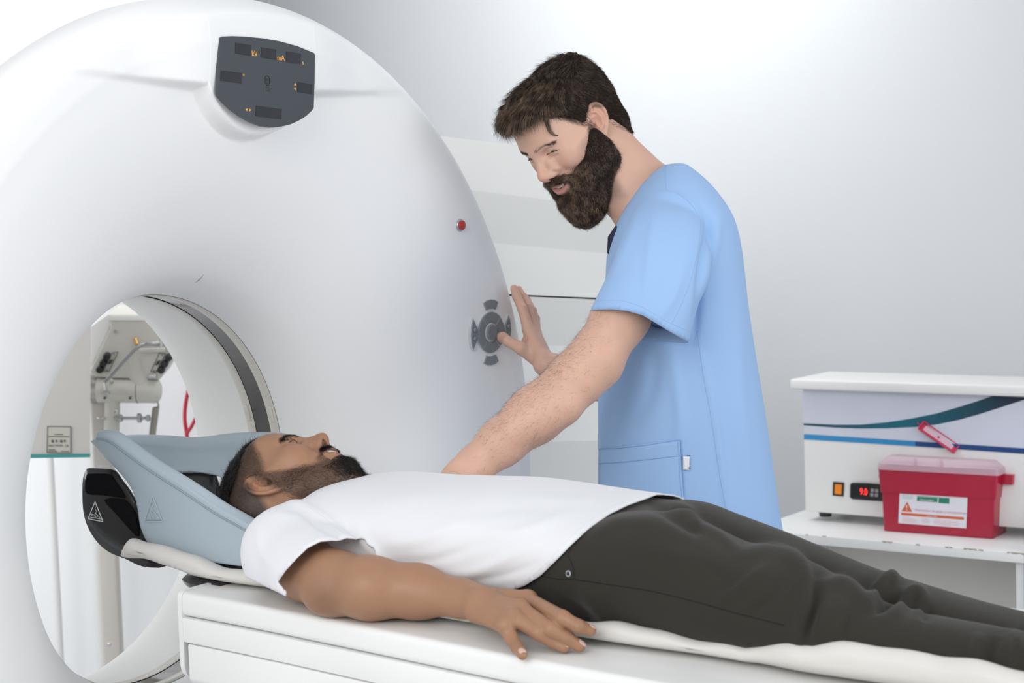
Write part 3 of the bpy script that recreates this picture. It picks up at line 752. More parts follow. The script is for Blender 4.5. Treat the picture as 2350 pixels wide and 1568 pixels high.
for x, y, n_, w_ in ((428, 868, 1, .020), (425, 885, 3, .034), (425, 925, 4, .034), (1050, 906, 1, .03), (1080, 922, 3, .024), (425, 1182, 1, .024), (425, 1200, 5, .044), (655, 1200, 1, .024), (660, 1216, 4, .024), (805, 1208, 1, .024), (805, 1226, 5, .075)):
    for i in range(n_):
        a, z = rxz(*zr(x, y)); a2, z2 = rxz(*zr(x+100, y+7.0)); d = nrm(rx(a2, 0, z2)-rx(a, 0, z))
        ww = w_*(1-.25*((i*7+x) % 3)/3)
        q0 = rx(a, SO+.0004, z-i*.0026)
        MB().prism([q0, q0+d*ww, q0+d*ww+Z*.0009, q0+Z*.0009], RN*.0002).build('small_print', M_gy if y < 1000 else M_pk, stk)

# partly seen white carton on the floor right of the shelf unit
bxn = hit(2349, 1380, fl_, FN)
tag(MB().rbox(bxn+FR*.115-FN*.1-Z*(bxn[2]-.35), FR*.095, FN*.10, Z*.35, .004).build('white_cabinet', mat('cabinet_bluish', (.62, .66, .72), .5), None, True, 40), 'white cabinet edge right of the shelf unit at the photo\'s border', 'cabinet')

# ------------------------------------------------------------------ things seen through the bore
M_beige = mat('beige_enamel', (.60, .58, .52), .4, .4)
M_beige2 = mat('taupe_enamel', (.50, .47, .43), .45, .35)
YB = 5.0
def Q(u, v, dY=0.0): return P(u, v, YB+dY)
sc_ = YB/FPX
def px(n): return n*sc_
inj = empty('contrast_injector', np.array([Q(240, 1400)[0], YB, 0]), 'beige contrast injector head on a post, seen through the scanner bore', 'medical injector')
# post
pxx = Q(236, 1000)
MB().rbox(np.array([Q(244, 1240)[0], YB+.02, .55]), (px(22), 0, 0), (0, px(18), 0), (0, 0, .55), .008).build('post', M_beige2, inj, True, 40)
a = Q(258, 945); MB().cyl(Q(258, 905), Q(256, 1010), px(18)).build('post_sleeve', M_beige, inj, True, 40)
MB().lathe(Q(266, 946, -.09), (0, -1, 0), [(0, px(5)), (.004, px(5)), (.005, px(3))], 14).build('screw', M_metal, inj, True)
MB().lathe(Q(251, 1479, -.08), (0, -1, 0), [(0, px(5)), (.004, px(5)), (.005, px(3))], 14).build('screw', M_metal, inj, True)
# horizontal barrel
b0, b1 = Q(207, 896), Q(352, 897); bd = nrm(b1-b0)
barrel = MB().lathe(Q(224, 896), bd, [(0, px(28)), (px(2), px(29)), (px(110), px(29)), (px(132), px(29)), (px(141), px(25)), (px(146), px(16)), (px(147), px(2))], 40).build('barrel', M_beige, inj, True, 40)
ring_b = MB()
ring_b.lathe(Q(316, 897), bd, [(0, px(29.4)), (px(1.2), px(29.4))], 40)
ring_b.build('barrel_seam', M_line, barrel, True)
MB().lathe(Q(196, 896), bd, [(0, px(26)), (px(24), px(28.5)), (px(28), px(28.5))], 40).build('clear_collar', mat('smoky_collar', (.35, .34, .32), .15, .5, coat=.5, noise=(40, .5)), inj, True, 40)
for u, v in ((240, 914), (298, 914)): MB().lathe(Q(u, v, -px(30)), (0, -1, 0), [(-.01, px(2.6)), (.003, px(2.6))], 12).build('screw', M_line, barrel)
MB().lathe(Q(256, 875, -px(22)), nrm((.2, -1, .6)), [(0, px(5)), (.006, px(4.5)), (.008, px(2))], 14).build('round_plug', M_beige2, barrel, True)
# knob lever on the barrel
kn = MB(); kn.cyl(Q(241, 880, -px(34)), Q(243, 898, -px(40)), px(3.5)); kn.cyl(Q(234, 903, -px(38)), Q(251, 901, -px(38)), px(4.5)); kn.build('lever_knob', M_metal, inj, True, 40)
# neck between head and barrel
MB().tube([Q(306, 822, .0), Q(314, 850), Q(326, 884)], [px(21), px(22), px(26)], 30).build('neck', M_beige, inj, True, 40)
# tilted control head
hd = [(244, 722), (356, 722), (392, 765), (408, 800), (366, 873), (209, 866), (206, 850), (252, 752), (252, 738)]
hd3 = [Q(*p, -.02+.0*i) for i, p in enumerate(hd)]
head = MB().prism(hd3, (0, .16, .02)).build('control_head', M_beige, inj)
bv = head.modifiers.new('soft_edges', 'BEVEL'); bv.width = .006; bv.segments = 3
tl = [Q(*p, -.024) for p in ((247, 727), (357, 727), (366, 736), (250, 735))]
MB().prism(tl, (0, .004, 0)).build('top_lip', M_white, inj)
wl = [Q(*p, .02) for p in ((210, 750), (246, 724), (254, 745), (248, 760), (210, 840))]
MB().prism(wl, (0, .10, 0)).build('side_cover', M_white, inj)
for u, v in ((246, 817), (238, 832), (230, 847), (388, 820), (379, 834), (371, 848)):
    MB().lathe(Q(u, v, -.022), nrm((0, -1, -.2)), [(-.004, px(8.5)), (.010, px(8.5)), (.014, px(7)), (.015, px(4))], 24).build('black_knob', M_black, head, True, 40)
for cs, arr in ((((257, 810), (271, 808), (250, 853), (237, 852)), ((262, 816), (246, 847))), (((366, 811), (380, 812), (358, 855), (346, 853)), ((372, 818), (354, 849)))):
    fr_ = MB(); pts = [Q(*c, -.0235) for c in cs]
    for i in range(4): fr_.tube([pts[i], pts[(i+1) % 4]], px(.7), 5)
    (xa, ya), (xb, yb) = arr
    for (x, y, s) in ((xa, ya, -1), (xb, yb, 1)):
        fr_.prism([Q(x-3, y-2*s*-1, -.0235), Q(x+3, y-2*s*-1, -.0235), Q(x, y+4*s, -.0235)], (0, -.001, 0))
    for f_ in (.42, .58): 
        x, y = xa+(xb-xa)*f_, ya+(yb-ya)*f_; fr_.prism([Q(x-5, y-1, -.0235), Q(x+4, y-4, -.0235), Q(x+4, y, -.0235), Q(x-5, y+3, -.0235)], (0, -.0008, 0))
    fr_.build('knob_label', M_line, head)
MB().lathe(Q(265, 761, -.022), (0, -1, 0), [(0, px(3.5)), (.003, px(3.5))], 14).build('screw', M_metal, head)
MB().tube([Q(310, 779, -.03), Q(315, 792, -.04)], [px(6), px(5)], 16).build('brass_plug', mat('brass', (.45, .28, .10), .4, .5, .6), head, True, 40)
MB().rbox(Q(349, 804, -.03), (px(30), 0, 0), (0, .006, 0), (0, 0, px(5)), .003).build('handle_bar', M_beige, head, True, 40)
MB().rbox(Q(350, 864, -.03), (px(9), 0, 0), (0, .006, 0), (0, 0, px(4)), .002).build('catch', M_metal, head)
# grey hook rod
rod = spline([Q(241, 877, -.08), Q(270, 845, -.09), Q(300, 812, -.09), Q(316, 797, -.09), Q(335, 790, -.08), Q(370, 790, -.06), Q(404, 786, -.04)], 40)
MB().tube(rod, px(4.2), 14).build('support_rod', mat('grey_rod', (.33, .33, .34), .35, .5, .5), inj, True)
MB().tube([Q(333, 789, -.085), Q(372, 786, -.07), Q(402, 780, -.05)], px(4), 12).build('support_rod', M_metal, inj, True)
MB().cyl(Q(370, 777, -.07), Q(370, 798, -.07), px(6)).build('clamp', M_metal, inj, True, 40)
# coiled cable
n = 700; tt = np.linspace(0, 1, n); cen = np.stack([np.interp(tt, [0, 1], [358, 349]), np.interp(tt, [0, 1], [935, 1003])], 1)
cc = np.array([Q(u, v, .0) for u, v in cen]); ang = tt*2*math.pi*17
cc += np.stack([np.cos(ang)*px(6.5), np.sin(ang)*px(6.5), np.zeros(n)], 1)
cc = np.concatenate([spline([Q(360, 922), Q(364, 930), Q(360, 936)], 12), cc])
MB().tube(cc, px(2.1), 8).build('coiled_cable', mat('cable_taupe', (.34, .32, .27), .6), inj, True)
# clamp rod with knobs
cr = MB(); cr.cyl(Q(262, 960, -.02), Q(345, 960, -.02), px(3.6)); cr.lathe(Q(275, 960, -.02), (1, 0, 0), [(0, px(9)), (px(5), px(9)), (px(8), px(4))], 20)
cr.lathe(Q(315, 960, -.02), (1, 0, 0), [(0, px(6)), (px(1), px(11)), (px(9), px(11)), (px(11), px(6))], 20); cr.lathe(Q(334, 960, -.02), (1, 0, 0), [(0, px(4)), (px(3), px(8)), (px(9), px(8)), (px(11), px(3))], 20)
cr.build('clamp_rod', mat('zinc', (.42, .43, .44), .35, .5, .7), inj, True, 40)
MB().cyl(Q(222, 960, -.02), Q(240, 960, -.02), px(2.5)).build('clamp_stub', M_metal, inj, True)

# red tubing behind
M_rc = mat('red_rubber', (.50, .02, .04), .35)
tag(MB().tube(spline([Q(440, 872, .35), Q(428, 915, .35), Q(424, 960, .35), Q(430, 1010, .35), Q(432, 1090, .35)], 30), px(5.0), 12).tube(spline([Q(438, 880, .35), Q(446, 910, .34), Q(456, 940, .33), Q(440, 978, .33), Q(428, 1005, .34), Q(426, 1090, .35)], 30), px(4.5), 12).build('red_hose', M_rc, None, True), 'looped red hose hanging behind the bore, right of the coiled cable', 'hose')

# hanging box with rating label, teal lower edge
YC = 4.6
def Q2(u, v, d=0.0): return P(u, v, YC+d)
box = empty('hanging_control_box', Q2(150, 1050), 'taupe equipment box with teal bottom edge and rating label, seen in the bore\'s left half', 'equipment box')
fp = [Q2(*p) for p in ((-10, 640), (209, 640), (207, 1043), (-10, 1046))]
bb_ = MB().prism(fp, (-.12, .25, 0)).build('case', mat('taupe_case', (.46, .44, .41), .5, .3, noise=(2, .04)), box)
MB().prism([Q2(*p, -.004) for p in ((-10, 1044), (208, 1042), (207, 1050), (-10, 1053))], (-.125, .26, 0)).build('teal_edge', mat('teal', (.02, .22, .20), .5), box)
lb = MB().prism([Q2(*p, -.002) for p in ((109, 978), (162, 979), (162, 1040), (107, 1040))], (0, .001, 0)).build('rating_label', mat('label_khaki', (.42, .41, .35), .5), box)
bo = MB(); cs = [Q2(*p, -.003) for p in ((109, 979), (162, 979.5), (162, 1039.5), (107.5, 1039))]
for i in range(4): bo.tube([cs[i], cs[(i+1) % 4]], px(.7)*.92, 5)
bo.build('label_border', M_line, lb)
R_ = np.array([1, 0, 0.0]); k2 = YC/FPX
for s_, x, y, z_ in (('MECTRON', 111, 1026, 5.2), ('CE', 149, 1026, 5.0)):
    text(s_, Q2(x, y, -.0032), R_, Z, z_*k2*1.35, M_line, lb, th=.0001)
for x, y, w_ in ((124, 998, 20), (111, 1003, 48), (111, 1033, 16), (111, 1036.5, 20), (140, 1036.5, 18)):
    MB().prism([Q2(x, y, -.0032), Q2(x+w_, y+.3, -.0032), Q2(x+w_, y-1.2, -.0032), Q2(x, y-1.5, -.0032)], (0, -.0002, 0)).build('small_print', M_line, lb)
ic = MB()
for i, x in enumerate((120, 129, 140, 148)):
    ic.prism([Q2(x-2, 1010, -.0035), Q2(x+3, 1010, -.0035), Q2(x+(1 if i % 2 else 3), 1016, -.0035), Q2(x-(0 if i % 2 else 2), 1016, -.0035)], (0, -.0005, 0))
ic.build('label_icons', M_line, lb)
# white poles behind
M_pole = mat('white_pole', (.66, .66, .645), .35, .4)
for (u, w_, Yp, lab) in ((127, 9, 5.3, 'thin white pole standing below the teal-edged box'), (224, 13, 5.35, 'white floor-to-ceiling pole behind the injector post')):
    c_ = P(u, 1300, Yp); 
    o = MB().tube([(c_[0], Yp, 0), (c_[0], Yp, 1.9 if u > 200 else 1.35)], w_*Yp/FPX, 24).build('support_pole', M_pole, None, True, 40)
    tag(o, lab, 'pole')

# ------------------------------------------------------------------ smooth solid modelling for the bodies
class Field:
    def __init__(s): s.ops = []
    def cone(s, a, b, ra, rb, k=.01, mode='u'):
        a, b = np.asarray(a, float), np.asarray(b, float); s.ops.append(('c', a, b, ra, rb, k, mode)); return s
    def ell(s, c, r, R=None, k=.01, mode='u'):
        s.ops.append(('e', np.asarray(c, float), np.asarray(r, float), None if R is None else np.asarray(R, float), 0, k, mode)); return s
    def chain(s, pts, rad, k=.01, mode='u', kin=.002):
        "a run of cones; inner joints blend tightly"
        pts = [np.asarray(p, float) for p in pts]
        s.ops.append(('n', pts, list(rad) if hasattr(rad, '__len__') else [rad]*len(pts), kin, 0, k, mode)); return s
    def xform(s, Rm, o, sc=1.0):
        "all shapes moved from a local frame: world = o + sc*Rm@local"
        out = Field(); Rm = np.asarray(Rm)
        f = lambda p: o+sc*(Rm@p)
        for op in s.ops:
            if op[0] == 'c': out.ops.append(('c', f(op[1]), f(op[2]), op[3]*sc, op[4]*sc, op[5]*sc, op[6]))
            elif op[0] == 'e': out.ops.append(('e', f(op[1]), op[2]*sc, Rm@(op[3] if op[3] is not None else np.eye(3)), 0, op[5]*sc, op[6]))
            else: out.ops.append(('n', [f(p) for p in op[1]], [r*sc for r in op[2]], op[3]*sc, 0, op[5]*sc, op[6]))
        return out
    @staticmethod
    def _cone(p, a, b, ra, rb):
        ba = b-a; L2 = max(ba@ba, 1e-12); pa = p-a; h = np.clip(pa@ba/L2, 0, 1)
        return np.linalg.norm(pa-h[:, None]*ba, axis=1)-(ra+(rb-ra)*h)
    @staticmethod
    def _smin(a, b, k):
        h = np.clip(.5+.5*(b-a)/k, 0, 1); return b*(1-h)+a*h-k*h*(1-h)
    def __call__(s, p, far=.05):
        d = np.full(len(p), far)
        lo, hi = p.min(0), p.max(0)
        for op in s.ops:
            k = op[5]; m = k+.02
            if op[0] == 'c': bl = np.minimum(op[1]-op[3], op[2]-op[4])-m; bh = np.maximum(op[1]+op[3], op[2]+op[4])+m
            elif op[0] == 'e': r = op[2].max() if op[3] is not None else op[2]; bl = op[1]-r-m; bh = op[1]+r+m
            else:
                P_ = np.array(op[1]); r = max(op[2]); bl = P_.min(0)-r-m; bh = P_.max(0)+r+m
            if (bl > hi).any() or (bh < lo).any(): continue
            i = np.nonzero(((p > bl) & (p < bh)).all(1))[0]
            if not len(i): continue
            q = p[i]
            if op[0] == 'c': v = s._cone(q, *op[1:5])
            elif op[0] == 'e':
                x = q-op[1]
                if op[3] is not None: x = x@op[3]
                k0 = np.linalg.norm(x/op[2], axis=1); k1 = np.linalg.norm(x/(op[2]**2), axis=1)
                v = k0*(k0-1)/np.maximum(k1, 1e-9)
                v = np.where(k0 < .05, -op[2].min(), v)
            else:
                v = s._cone(q, op[1][0], op[1][1], op[2][0], op[2][1])
                for j in range(1, len(op[1])-1): v = s._smin(s._cone(q, op[1][j], op[1][j+1], op[2][j], op[2][j+1]), v, op[3])
            if op[6] == 'u': d[i] = s._smin(d[i], v, k)
            elif op[6] == 's': d[i] = -s._smin(-d[i], v, k)
        return d
def polygonize(fld, lo, hi, h, keep=None, post=None):
    "surface nets over the blocks the surface passes through"
    B = 8; lo, hi = np.asarray(lo, float), np.asarray(hi, float)
    lo = np.floor(lo/(h*B))*(h*B); nb = np.ceil((hi-lo)/(h*B)).astype(int)
    f = (lambda p: fld(p)) if post is None else (lambda p: post(p, fld(p)))
    # coarse culling in two steps
    g = np.stack(np.meshgrid(*[np.arange(n) for n in nb], indexing='ij'), -1).reshape(-1, 3)
    c = lo+(g+.5)*h*B; act = np.zeros(len(g), bool)
    order = range(0, len(g), 40000)
    for o in order:
        d = f(c[o:o+40000]); act[o:o+40000] = np.abs(d) < h*B*.87*1.45+.002
    g = g[act]; c = c[act]
    if keep is not None: kk = keep(c); g = g[kk]
    if not len(g): return np.zeros((0, 3)), np.zeros((0, 4), int)
    n1 = B+1
    off = np.stack(np.meshgrid(*[np.arange(n1)]*3, indexing='ij'), -1).reshape(-1, 3)
    VK, VP, EK = [], [], []
    big = nb*B+4; st = np.array([big[1]*big[2], big[2], 1], dtype=np.int64)
    for o in range(0, len(g), 60):
        gg = g[o:o+60]; idx = gg[:, None, :]*B+off[None]
        pts = lo+idx*h
        d = f(pts.reshape(-1, 3)).reshape(len(gg), n1, n1, n1)
        base = gg*B
        ins = d < 0
        # vertices per cell
        cor = [(a, b, e) for a in (0, 1) for b in (0, 1) for e in (0, 1)]
        cs = np.stack([ins[:, a:a+B, b:b+B, e:e+B] for a, b, e in cor], -1); s_ = cs.sum(-1)
        cell = np.nonzero((s_ > 0) & (s_ < 8))
        dc = np.stack([d[:, a:a+B, b:b+B, e:e+B][cell] for a, b, e in cor], -1)
        ca = np.array(cor, float); acc = np.zeros((len(dc), 3)); cnt = np.zeros(len(dc))
        for i in range(8):
            for j in range(i+1, 8):
                if np.abs(ca[i]-ca[j]).sum() != 1: continue
                x = (dc[:, i] < 0) != (dc[:, j] < 0); t = dc[:, i]/np.where(x, dc[:, i]-dc[:, j], 1)
                acc += np.where(x[:, None], ca[i]+(ca[j]-ca[i])*t[:, None], 0); cnt += x
        ci = np.stack(cell[1:], -1)+base[cell[0]]
        VK.append(ci@st); VP.append(lo+(ci+acc/cnt[:, None])*h)
        for ax in range(3):
            sl0 = [slice(None)]+[slice(0, B)]*3; sl1 = list(sl0); sl1[ax+1] = slice(1, n1)
            a0 = ins[tuple(sl0)]; a1 = ins[tuple(sl1)]; e = np.nonzero(a0 != a1)
            ei = np.stack(e[1:], -1)+base[e[0]]
            EK.append((ax, ei@st, a0[e]))
    VK = np.concatenate(VK); VP = np.concatenate(VP); u, ix = np.unique(VK, return_index=True); VP = VP[ix]
    Q_ = []
    for ax, ek, inside in EK:
        b1, b2 = (ax+1) % 3, (ax+2) % 3
        ks = np.stack([ek, ek-st[b1], ek-st[b1]-st[b2], ek-st[b2]], -1)
        p = np.searchsorted(u, ks); p = np.clip(p, 0, len(u)-1); ok = (u[p] == ks).all(1)
        p = p[ok]; fl = inside[ok]
        p = np.where(fl[:, None], p, p[:, ::-1]); Q_.append(p)
    Q_ = np.concatenate(Q_)
    return VP, Q_
def relax(V, Q_, it=1, w=.5):
    n = len(V); e = np.concatenate([Q_[:, [0, 1]], Q_[:, [1, 2]], Q_[:, [2, 3]], Q_[:, [3, 0]]])
    for _ in range(it):
        a = np.zeros_like(V); c = np.zeros(n)
        for k in range(3):
            a[:, k] = np.bincount(e[:, 0], V[e[:, 1], k], n)+np.bincount(e[:, 1], V[e[:, 0], k], n)
        c = np.bincount(e[:, 0], minlength=n)+np.bincount(e[:, 1], minlength=n)
        V = V*(1-w)+w*a/np.maximum(c, 1)[:, None]
    return V
def fast_mesh(name, V, Q_, m, parent=None, cols=None):
    me = bpy.data.meshes.new(name); k = Q_.shape[1]
    me.vertices.add(len(V)); me.vertices.foreach_set('co', np.asarray(V, np.float32).ravel())
    me.loops.add(Q_.size); me.loops.foreach_set('vertex_index', Q_.astype(np.int32).ravel())
    me.polygons.add(len(Q_)); me.polygons.foreach_set('loop_start', np.arange(0, Q_.size, k, dtype=np.int32)); me.polygons.foreach_set('use_smooth', np.ones(len(Q_), bool))
    me.update(calc_edges=True); me.validate()
    if cols is not None:
        at = me.color_attributes.new('tone', 'FLOAT_COLOR', 'POINT'); at.data.foreach_set('color', np.concatenate([cols, np.ones((len(V), 1))], 1).astype(np.float32).ravel())
    o = bpy.data.objects.new(name, me); COL.objects.link(o)
    if m: me.materials.append(m)
    if parent: attach(o, parent)
    return o
def skin_mat(name, rough=.5, sss=.12, bump=.25, mott=.05):
    m = mat(name, (.5, .4, .3), rough, .35, sss=sss, bump=[(420, bump, .0006), (90, bump*.8, .0012)])
    nt = m.node_tree; b = nt.nodes['Principled BSDF']
    at = nt.nodes.new('ShaderNodeVertexColor'); at.layer_name = 'tone'
    n = nt.nodes.new('ShaderNodeTexNoise'); n.inputs['Scale'].default_value = 55; n.inputs['Detail'].default_value = 4
    tc = nt.nodes.new('ShaderNodeTexCoord'); nt.links.new(tc.outputs['Object'], n.inputs['Vector'])
    mr = nt.nodes.new('ShaderNodeMapRange'); mr.inputs[3].default_value = 1-mott; mr.inputs[4].default_value = 1+mott; nt.links.new(n.outputs['Fac'], mr.inputs[0])
    mx = nt.nodes.new('ShaderNodeVectorMath'); mx.operation = 'SCALE'; nt.links.new(at.outputs['Color'], mx.inputs[0]); nt.links.new(mr.outputs[0], mx.inputs['Scale'])
    nt.links.new(mx.outputs[0], b.inputs['Base Color']); return m
def strands(name, roots, dirs, length, m, parent, rad=.00035, seg=4, curl=None, droop=None, k=3, rn=None):
    "hairs as thin tapered tubes; dirs is the growing direction, curl a second direction the hair bends to"
    n = len(roots); L = np.broadcast_to(np.asarray(length, float), (n,)); t = np.linspace(0, 1, seg+1)
    c2 = np.zeros((n, 3)) if curl is None else curl
    P_ = roots[:, None, :]+L[:, None, None]*(dirs[:, None, :]*t[None, :, None]+c2[:, None, :]*(t**2)[None, :, None])
    tg = np.gradient(P_, axis=1); tg /= np.maximum(np.linalg.norm(tg, axis=2, keepdims=True), 1e-9)
    ref = np.array([.31, .57, .76]); a = np.cross(tg, ref); a /= np.maximum(np.linalg.norm(a, axis=2, keepdims=True), 1e-9); b = np.cross(tg, a)
    rr = rad*(1-t*.85)[None, :, None] if np.isscalar(rad) else rad[:, None, None]*(1-t*.85)[None, :, None]
    rings = [P_+rr*(math.cos(x)*a+math.sin(x)*b) for x in np.arange(k)*2*math.pi/k]
    V = np.stack(rings, 2).reshape(-1, 3)                       # n, seg+1, k
    base = np.arange(n)[:, None, None]*(seg+1)*k; i = np.arange(seg)[None, :, None]*k; j = np.arange(k)[None, None, :]; j2 = (np.arange(k)+1)[None, None, :] % k
    Q_ = np.stack([base+i+j, base+i+j2, base+i+k+j2, base+i+k+j], -1).reshape(-1, 4)
    return fast_mesh(name, V, Q_, m, parent)
def tri_sample(V, Q_, n, wfun=None, rg=rng):
    tr = np.concatenate([Q_[:, [0, 1, 2]], Q_[:, [0, 2, 3]]]); a, b, c = V[tr[:, 0]], V[tr[:, 1]], V[tr[:, 2]]
    cr = np.cross(b-a, c-a); ar = np.linalg.norm(cr, axis=1); w = ar.copy()
    if wfun is not None: w = w*wfun((a+b+c)/3)
    if w.sum() <= 0: return np.zeros((0, 3)), np.zeros((0, 3))
    i = rg.choice(len(tr), n, p=w/w.sum()); r1 = np.sqrt(rg.random(n))[:, None]; r2 = rg.random(n)[:, None]
    return (1-r1)*a[i]+r1*(1-r2)*b[i]+r1*r2*c[i], -cr[i]/np.maximum(ar[i], 1e-12)[:, None]*-1

# ------------------------------------------------------------------ head modelling, shared by both people
def chainpts(L, s): return [(p[0], p[1]*s, p[2]) for p in L]
def head_field(o):
    F = Field(); g = o.get
    F.ell((-.027, 0, .042), (.099, .078, .073), k=.01)
    F.ell((-.050, 0, .022), (.072, .066, .058), k=.03)
    F.ell((.028, 0, .054), (.063, .062, .058), k=.03)
    F.ell((.018, 0, -.004), (.067, .065, .074), k=.03)
    for s in (1, -1):
        F.cone((.004, s*.047, -.044), (.066, s*.016, -.086), .021, .019, k=.025)
        F.cone((.000, s*.050, .0), (.004, s*.048, -.044), .018, .020, k=.02)
    F.ell((.074, 0, -.087), (.018, .021, .016), k=.015)
    for s in (1, -1):
        F.ell((.056, s*.040, -.014), (.024, .022, .022), k=.018)
        F.cone((.052, s*.050, .002), (.004, s*.066, .004), .012, .008, k=.02)
        F.cone((.083, s*.008, .034), (.068, s*.042, .037), .0105, .010, k=.014)
        F.ell((.052, s*.088, .046), (.040, .022, .034), k=.02, mode='s')
    F.ell((.070, 0, -.050), (.028, .031, .030), k=.018)
    ez = .0045
    for s in (1, -1):
        F.ell((.0915, s*.031, .0135+ez), (.014, .0165, .0115), k=.010, mode='s')
    F.chain([(.084, 0, .032), (.0925, 0, .014), (.105, 0, -.006)], [.0085, .0083, .0092], k=.010)
    F.ell((.1085, 0, -.0125), (.0112, .0105, .0105), k=.006)
    for s in (1, -1):
        F.ell((.0975, s*.0112, -.0190), (.0115, .0072, .0084), k=.008)
        F.cone((.086, s*.0150, .000), (.089, s*.0190, -.016), .0080, .0080, k=.012)
    F.cone((.109, 0, -.0205), (.099, 0, -.028), .0048, .0065, k=.006)
    for s in (1, -1):
        F.ell((.1022, s*.0090, -.0270), (.0072, .0048, .0078), k=.002, mode='s')
        # lids
        F.ell((.0665, s*.0315, .0135+ez), (.0150, .0168, .0138), k=.0055)
        F.chain(chainpts([(p[0], p[1], p[2]+ez) for p in [(.0835, .019, .0190), (.0835, .028, .0245), (.0785, .039, .0240), (.0700, .047, .0185)]], s), .0004, k=.004, mode='s')
        F.chain(chainpts([(p[0], p[1], p[2]+ez) for p in [(.0830, .021, .0040), (.0815, .032, .0010), (.0745, .042, .0035)]], s), .0003, k=.004, mode='s')
        up = g('eye_open', .0022)
        F.chain(chainpts([(p[0], p[1], p[2]+ez) for p in [(.0825, .0205, .0125), (.0830, .0260, .0135), (.0825, .0335, .0138), (.0780, .0405, .0128), (.0735, .0455, .0110)]], s), [.0007, up*.9, up, up*.8, .0006], k=.0016, mode='s')
        # smile folds
        F.chain(chainpts([(.0955, .0215, -.017), (.0920, .030, -.030), (.0855, .0385, -.046), (.078, .042, -.058)], s), [.0008, .0022, .0022, .0006], k=.010, mode='s')
        for dz in (0, .007): F.chain(chainpts([(.0665, .0525, .013-dz), (.060, .058, .013-dz*2.0)], s), .0002, k=.003, mode='s')
    nb = len(F.ops)
    F.chain([(.089, -.030, -.0415), (.0945, -.0205, -.0445), (.0985, -.009, -.0455), (.0988, 0, -.0460), (.0985, .009, -.0455), (.0945, .0205, -.0445), (.089, .030, -.0415)], [.0022, .0040, .0046, .0044, .0046, .0040, .0022], k=.006)
    jw = g('jaw', 0.0)
    low = lambda L: [(p[0]-jw*.7, p[1], p[2]-jw*(1-(abs(p[1])/.030)**2)) for p in L]
    F.chain(low([(.087, -.028, -.0445), (.0925, -.019, -.0570), (.0965, -.008, -.0625), (.0968, 0, -.0630), (.0965, .008, -.0625), (.0925, .019, -.0570), (.087, .028, -.0445)]), [.0022, .0042, .0056, .0058, .0056, .0042, .0022], k=.006)
    mid_ = lambda L: [(p[0], p[1], p[2]-.5*jw*(1-(abs(p[1])/.030)**2)) for p in L]; e_ = jw*.42
    F.chain(mid_([(.092, -.0275, -.0430), (.0955, -.018, -.0498), (.098, -.008, -.0533), (.098, 0, -.0538), (.098, .008, -.0533), (.0955, .018, -.0498), (.092, .0275, -.0430)]), [.0009, .0036+e_, .0050+e_, .0052+e_, .0050+e_, .0036+e_, .0009], k=.0018, mode='s')
    F.chain(mid_([(.088, -.020, -.0485), (.092, 0, -.0535), (.088, .020, -.0485)]), [.0035, .0058+e_, .0035], k=.002, mode='s')
    dx = g('lip_dx', 0.0)
    if dx:
        for i in range(nb, len(F.ops)):
            o_ = list(F.ops[i]); o_[1] = [p+np.array([dx, 0, 0]) for p in o_[1]]; F.ops[i] = tuple(o_)
    F.cone((.100, -.012, -.0755), (.100, .012, -.0755), .0060, .0060, k=.010, mode='s')
    n0 = len(F.ops)
    for s in (1, -1): ear(F, s)
    ed = np.array([g('ear_dx', 0.0), 0, 0])
    for i in range(n0, len(F.ops)):
        o_ = list(F.ops[i])
        if o_[0] == 'n': o_[1] = [p+ed for p in o_[1]]
        else:
            o_[1] = o_[1]+ed
            if o_[0] == 'c': o_[2] = o_[2]+ed
        F.ops[i] = tuple(o_)
    return F
def ear_pt(s, a, b, c=0.0):
    "a backwards along the ear, b up, c outwards"
    up = nrm((-.17, s*.06, .98)); bk = nrm((-.90, s*.42, 0)); bk = nrm(bk-up*(bk@up)); out = np.cross(up, bk)*(1 if s < 0 else -1)
    if out[1]*s < 0: out = -out
    return np.array([-.004, s*.0700, .002])+bk*a*1.13+up*b*1.16+out*c, bk, up, out
def ear(F, s):
    E_ = lambda a, b, c=0.0: ear_pt(s, a, b, c)[0]
    _, bk, up, out = ear_pt(s, 0, 0)
    R_ = np.stack([bk, up, out], 1)
    F.ell(E_(.006, .000, -.004), (.012, .022, .009), R_, k=.008)
    F.ell(E_(.0175, .006, .000), (.0192, .0305, .0042), R_, k=.006)
    F.ell(E_(.008, -.022, .000), (.0085, .0105, .0042), R_, k=.006)
    hel = [E_(.004, .002, .002), E_(.003, .014, .004), E_(.0075, .025, .0045), E_(.017, .0305, .0045), E_(.027, .028, .0045), E_(.0335, .018, .0045), E_(.0345, .005, .0035), E_(.0300, -.008, .002), E_(.022, -.019, .001), E_(.013, -.029, .000)]
    hs = spline(hel, 28); F.chain(list(hs), list(np.interp(np.linspace(0, 9, 28), range(10), [.0022, .0028, .0033, .0036, .0036, .0034, .0030, .0028, .0032, .0042])), k=.003)
    F.chain([E_(.009, .0215, .006), E_(.019, .0245, .0068), E_(.0275, .019, .0068), E_(.0290, .006, .006)], [.0012, .0026, .0028, .0014], k=.003, mode='s')
    F.ell(E_(.0125, .001, .0062), (.0088, .0125, .0068), R_, k=.003, mode='s')
    F.ell(E_(.0145, .0155, .0070), (.0065, .0050, .0052), R_, k=.003, mode='s')
    F.chain([E_(.012, .021, .0030), E_(.0205, .0160, .0045), E_(.0245, .004, .0045), E_(.0210, -.008, .0040), E_(.014, -.0135, .0040)], [.0020, .0026, .0026, .0026, .0024], k=.003)
    F.ell(E_(.0025, -.003, .0045), (.0040, .0062, .0034), R_, k=.003)
    F.ell(E_(.008, -.003, .001), (.0030, .0045, .0060), R_, k=.002, mode='s')
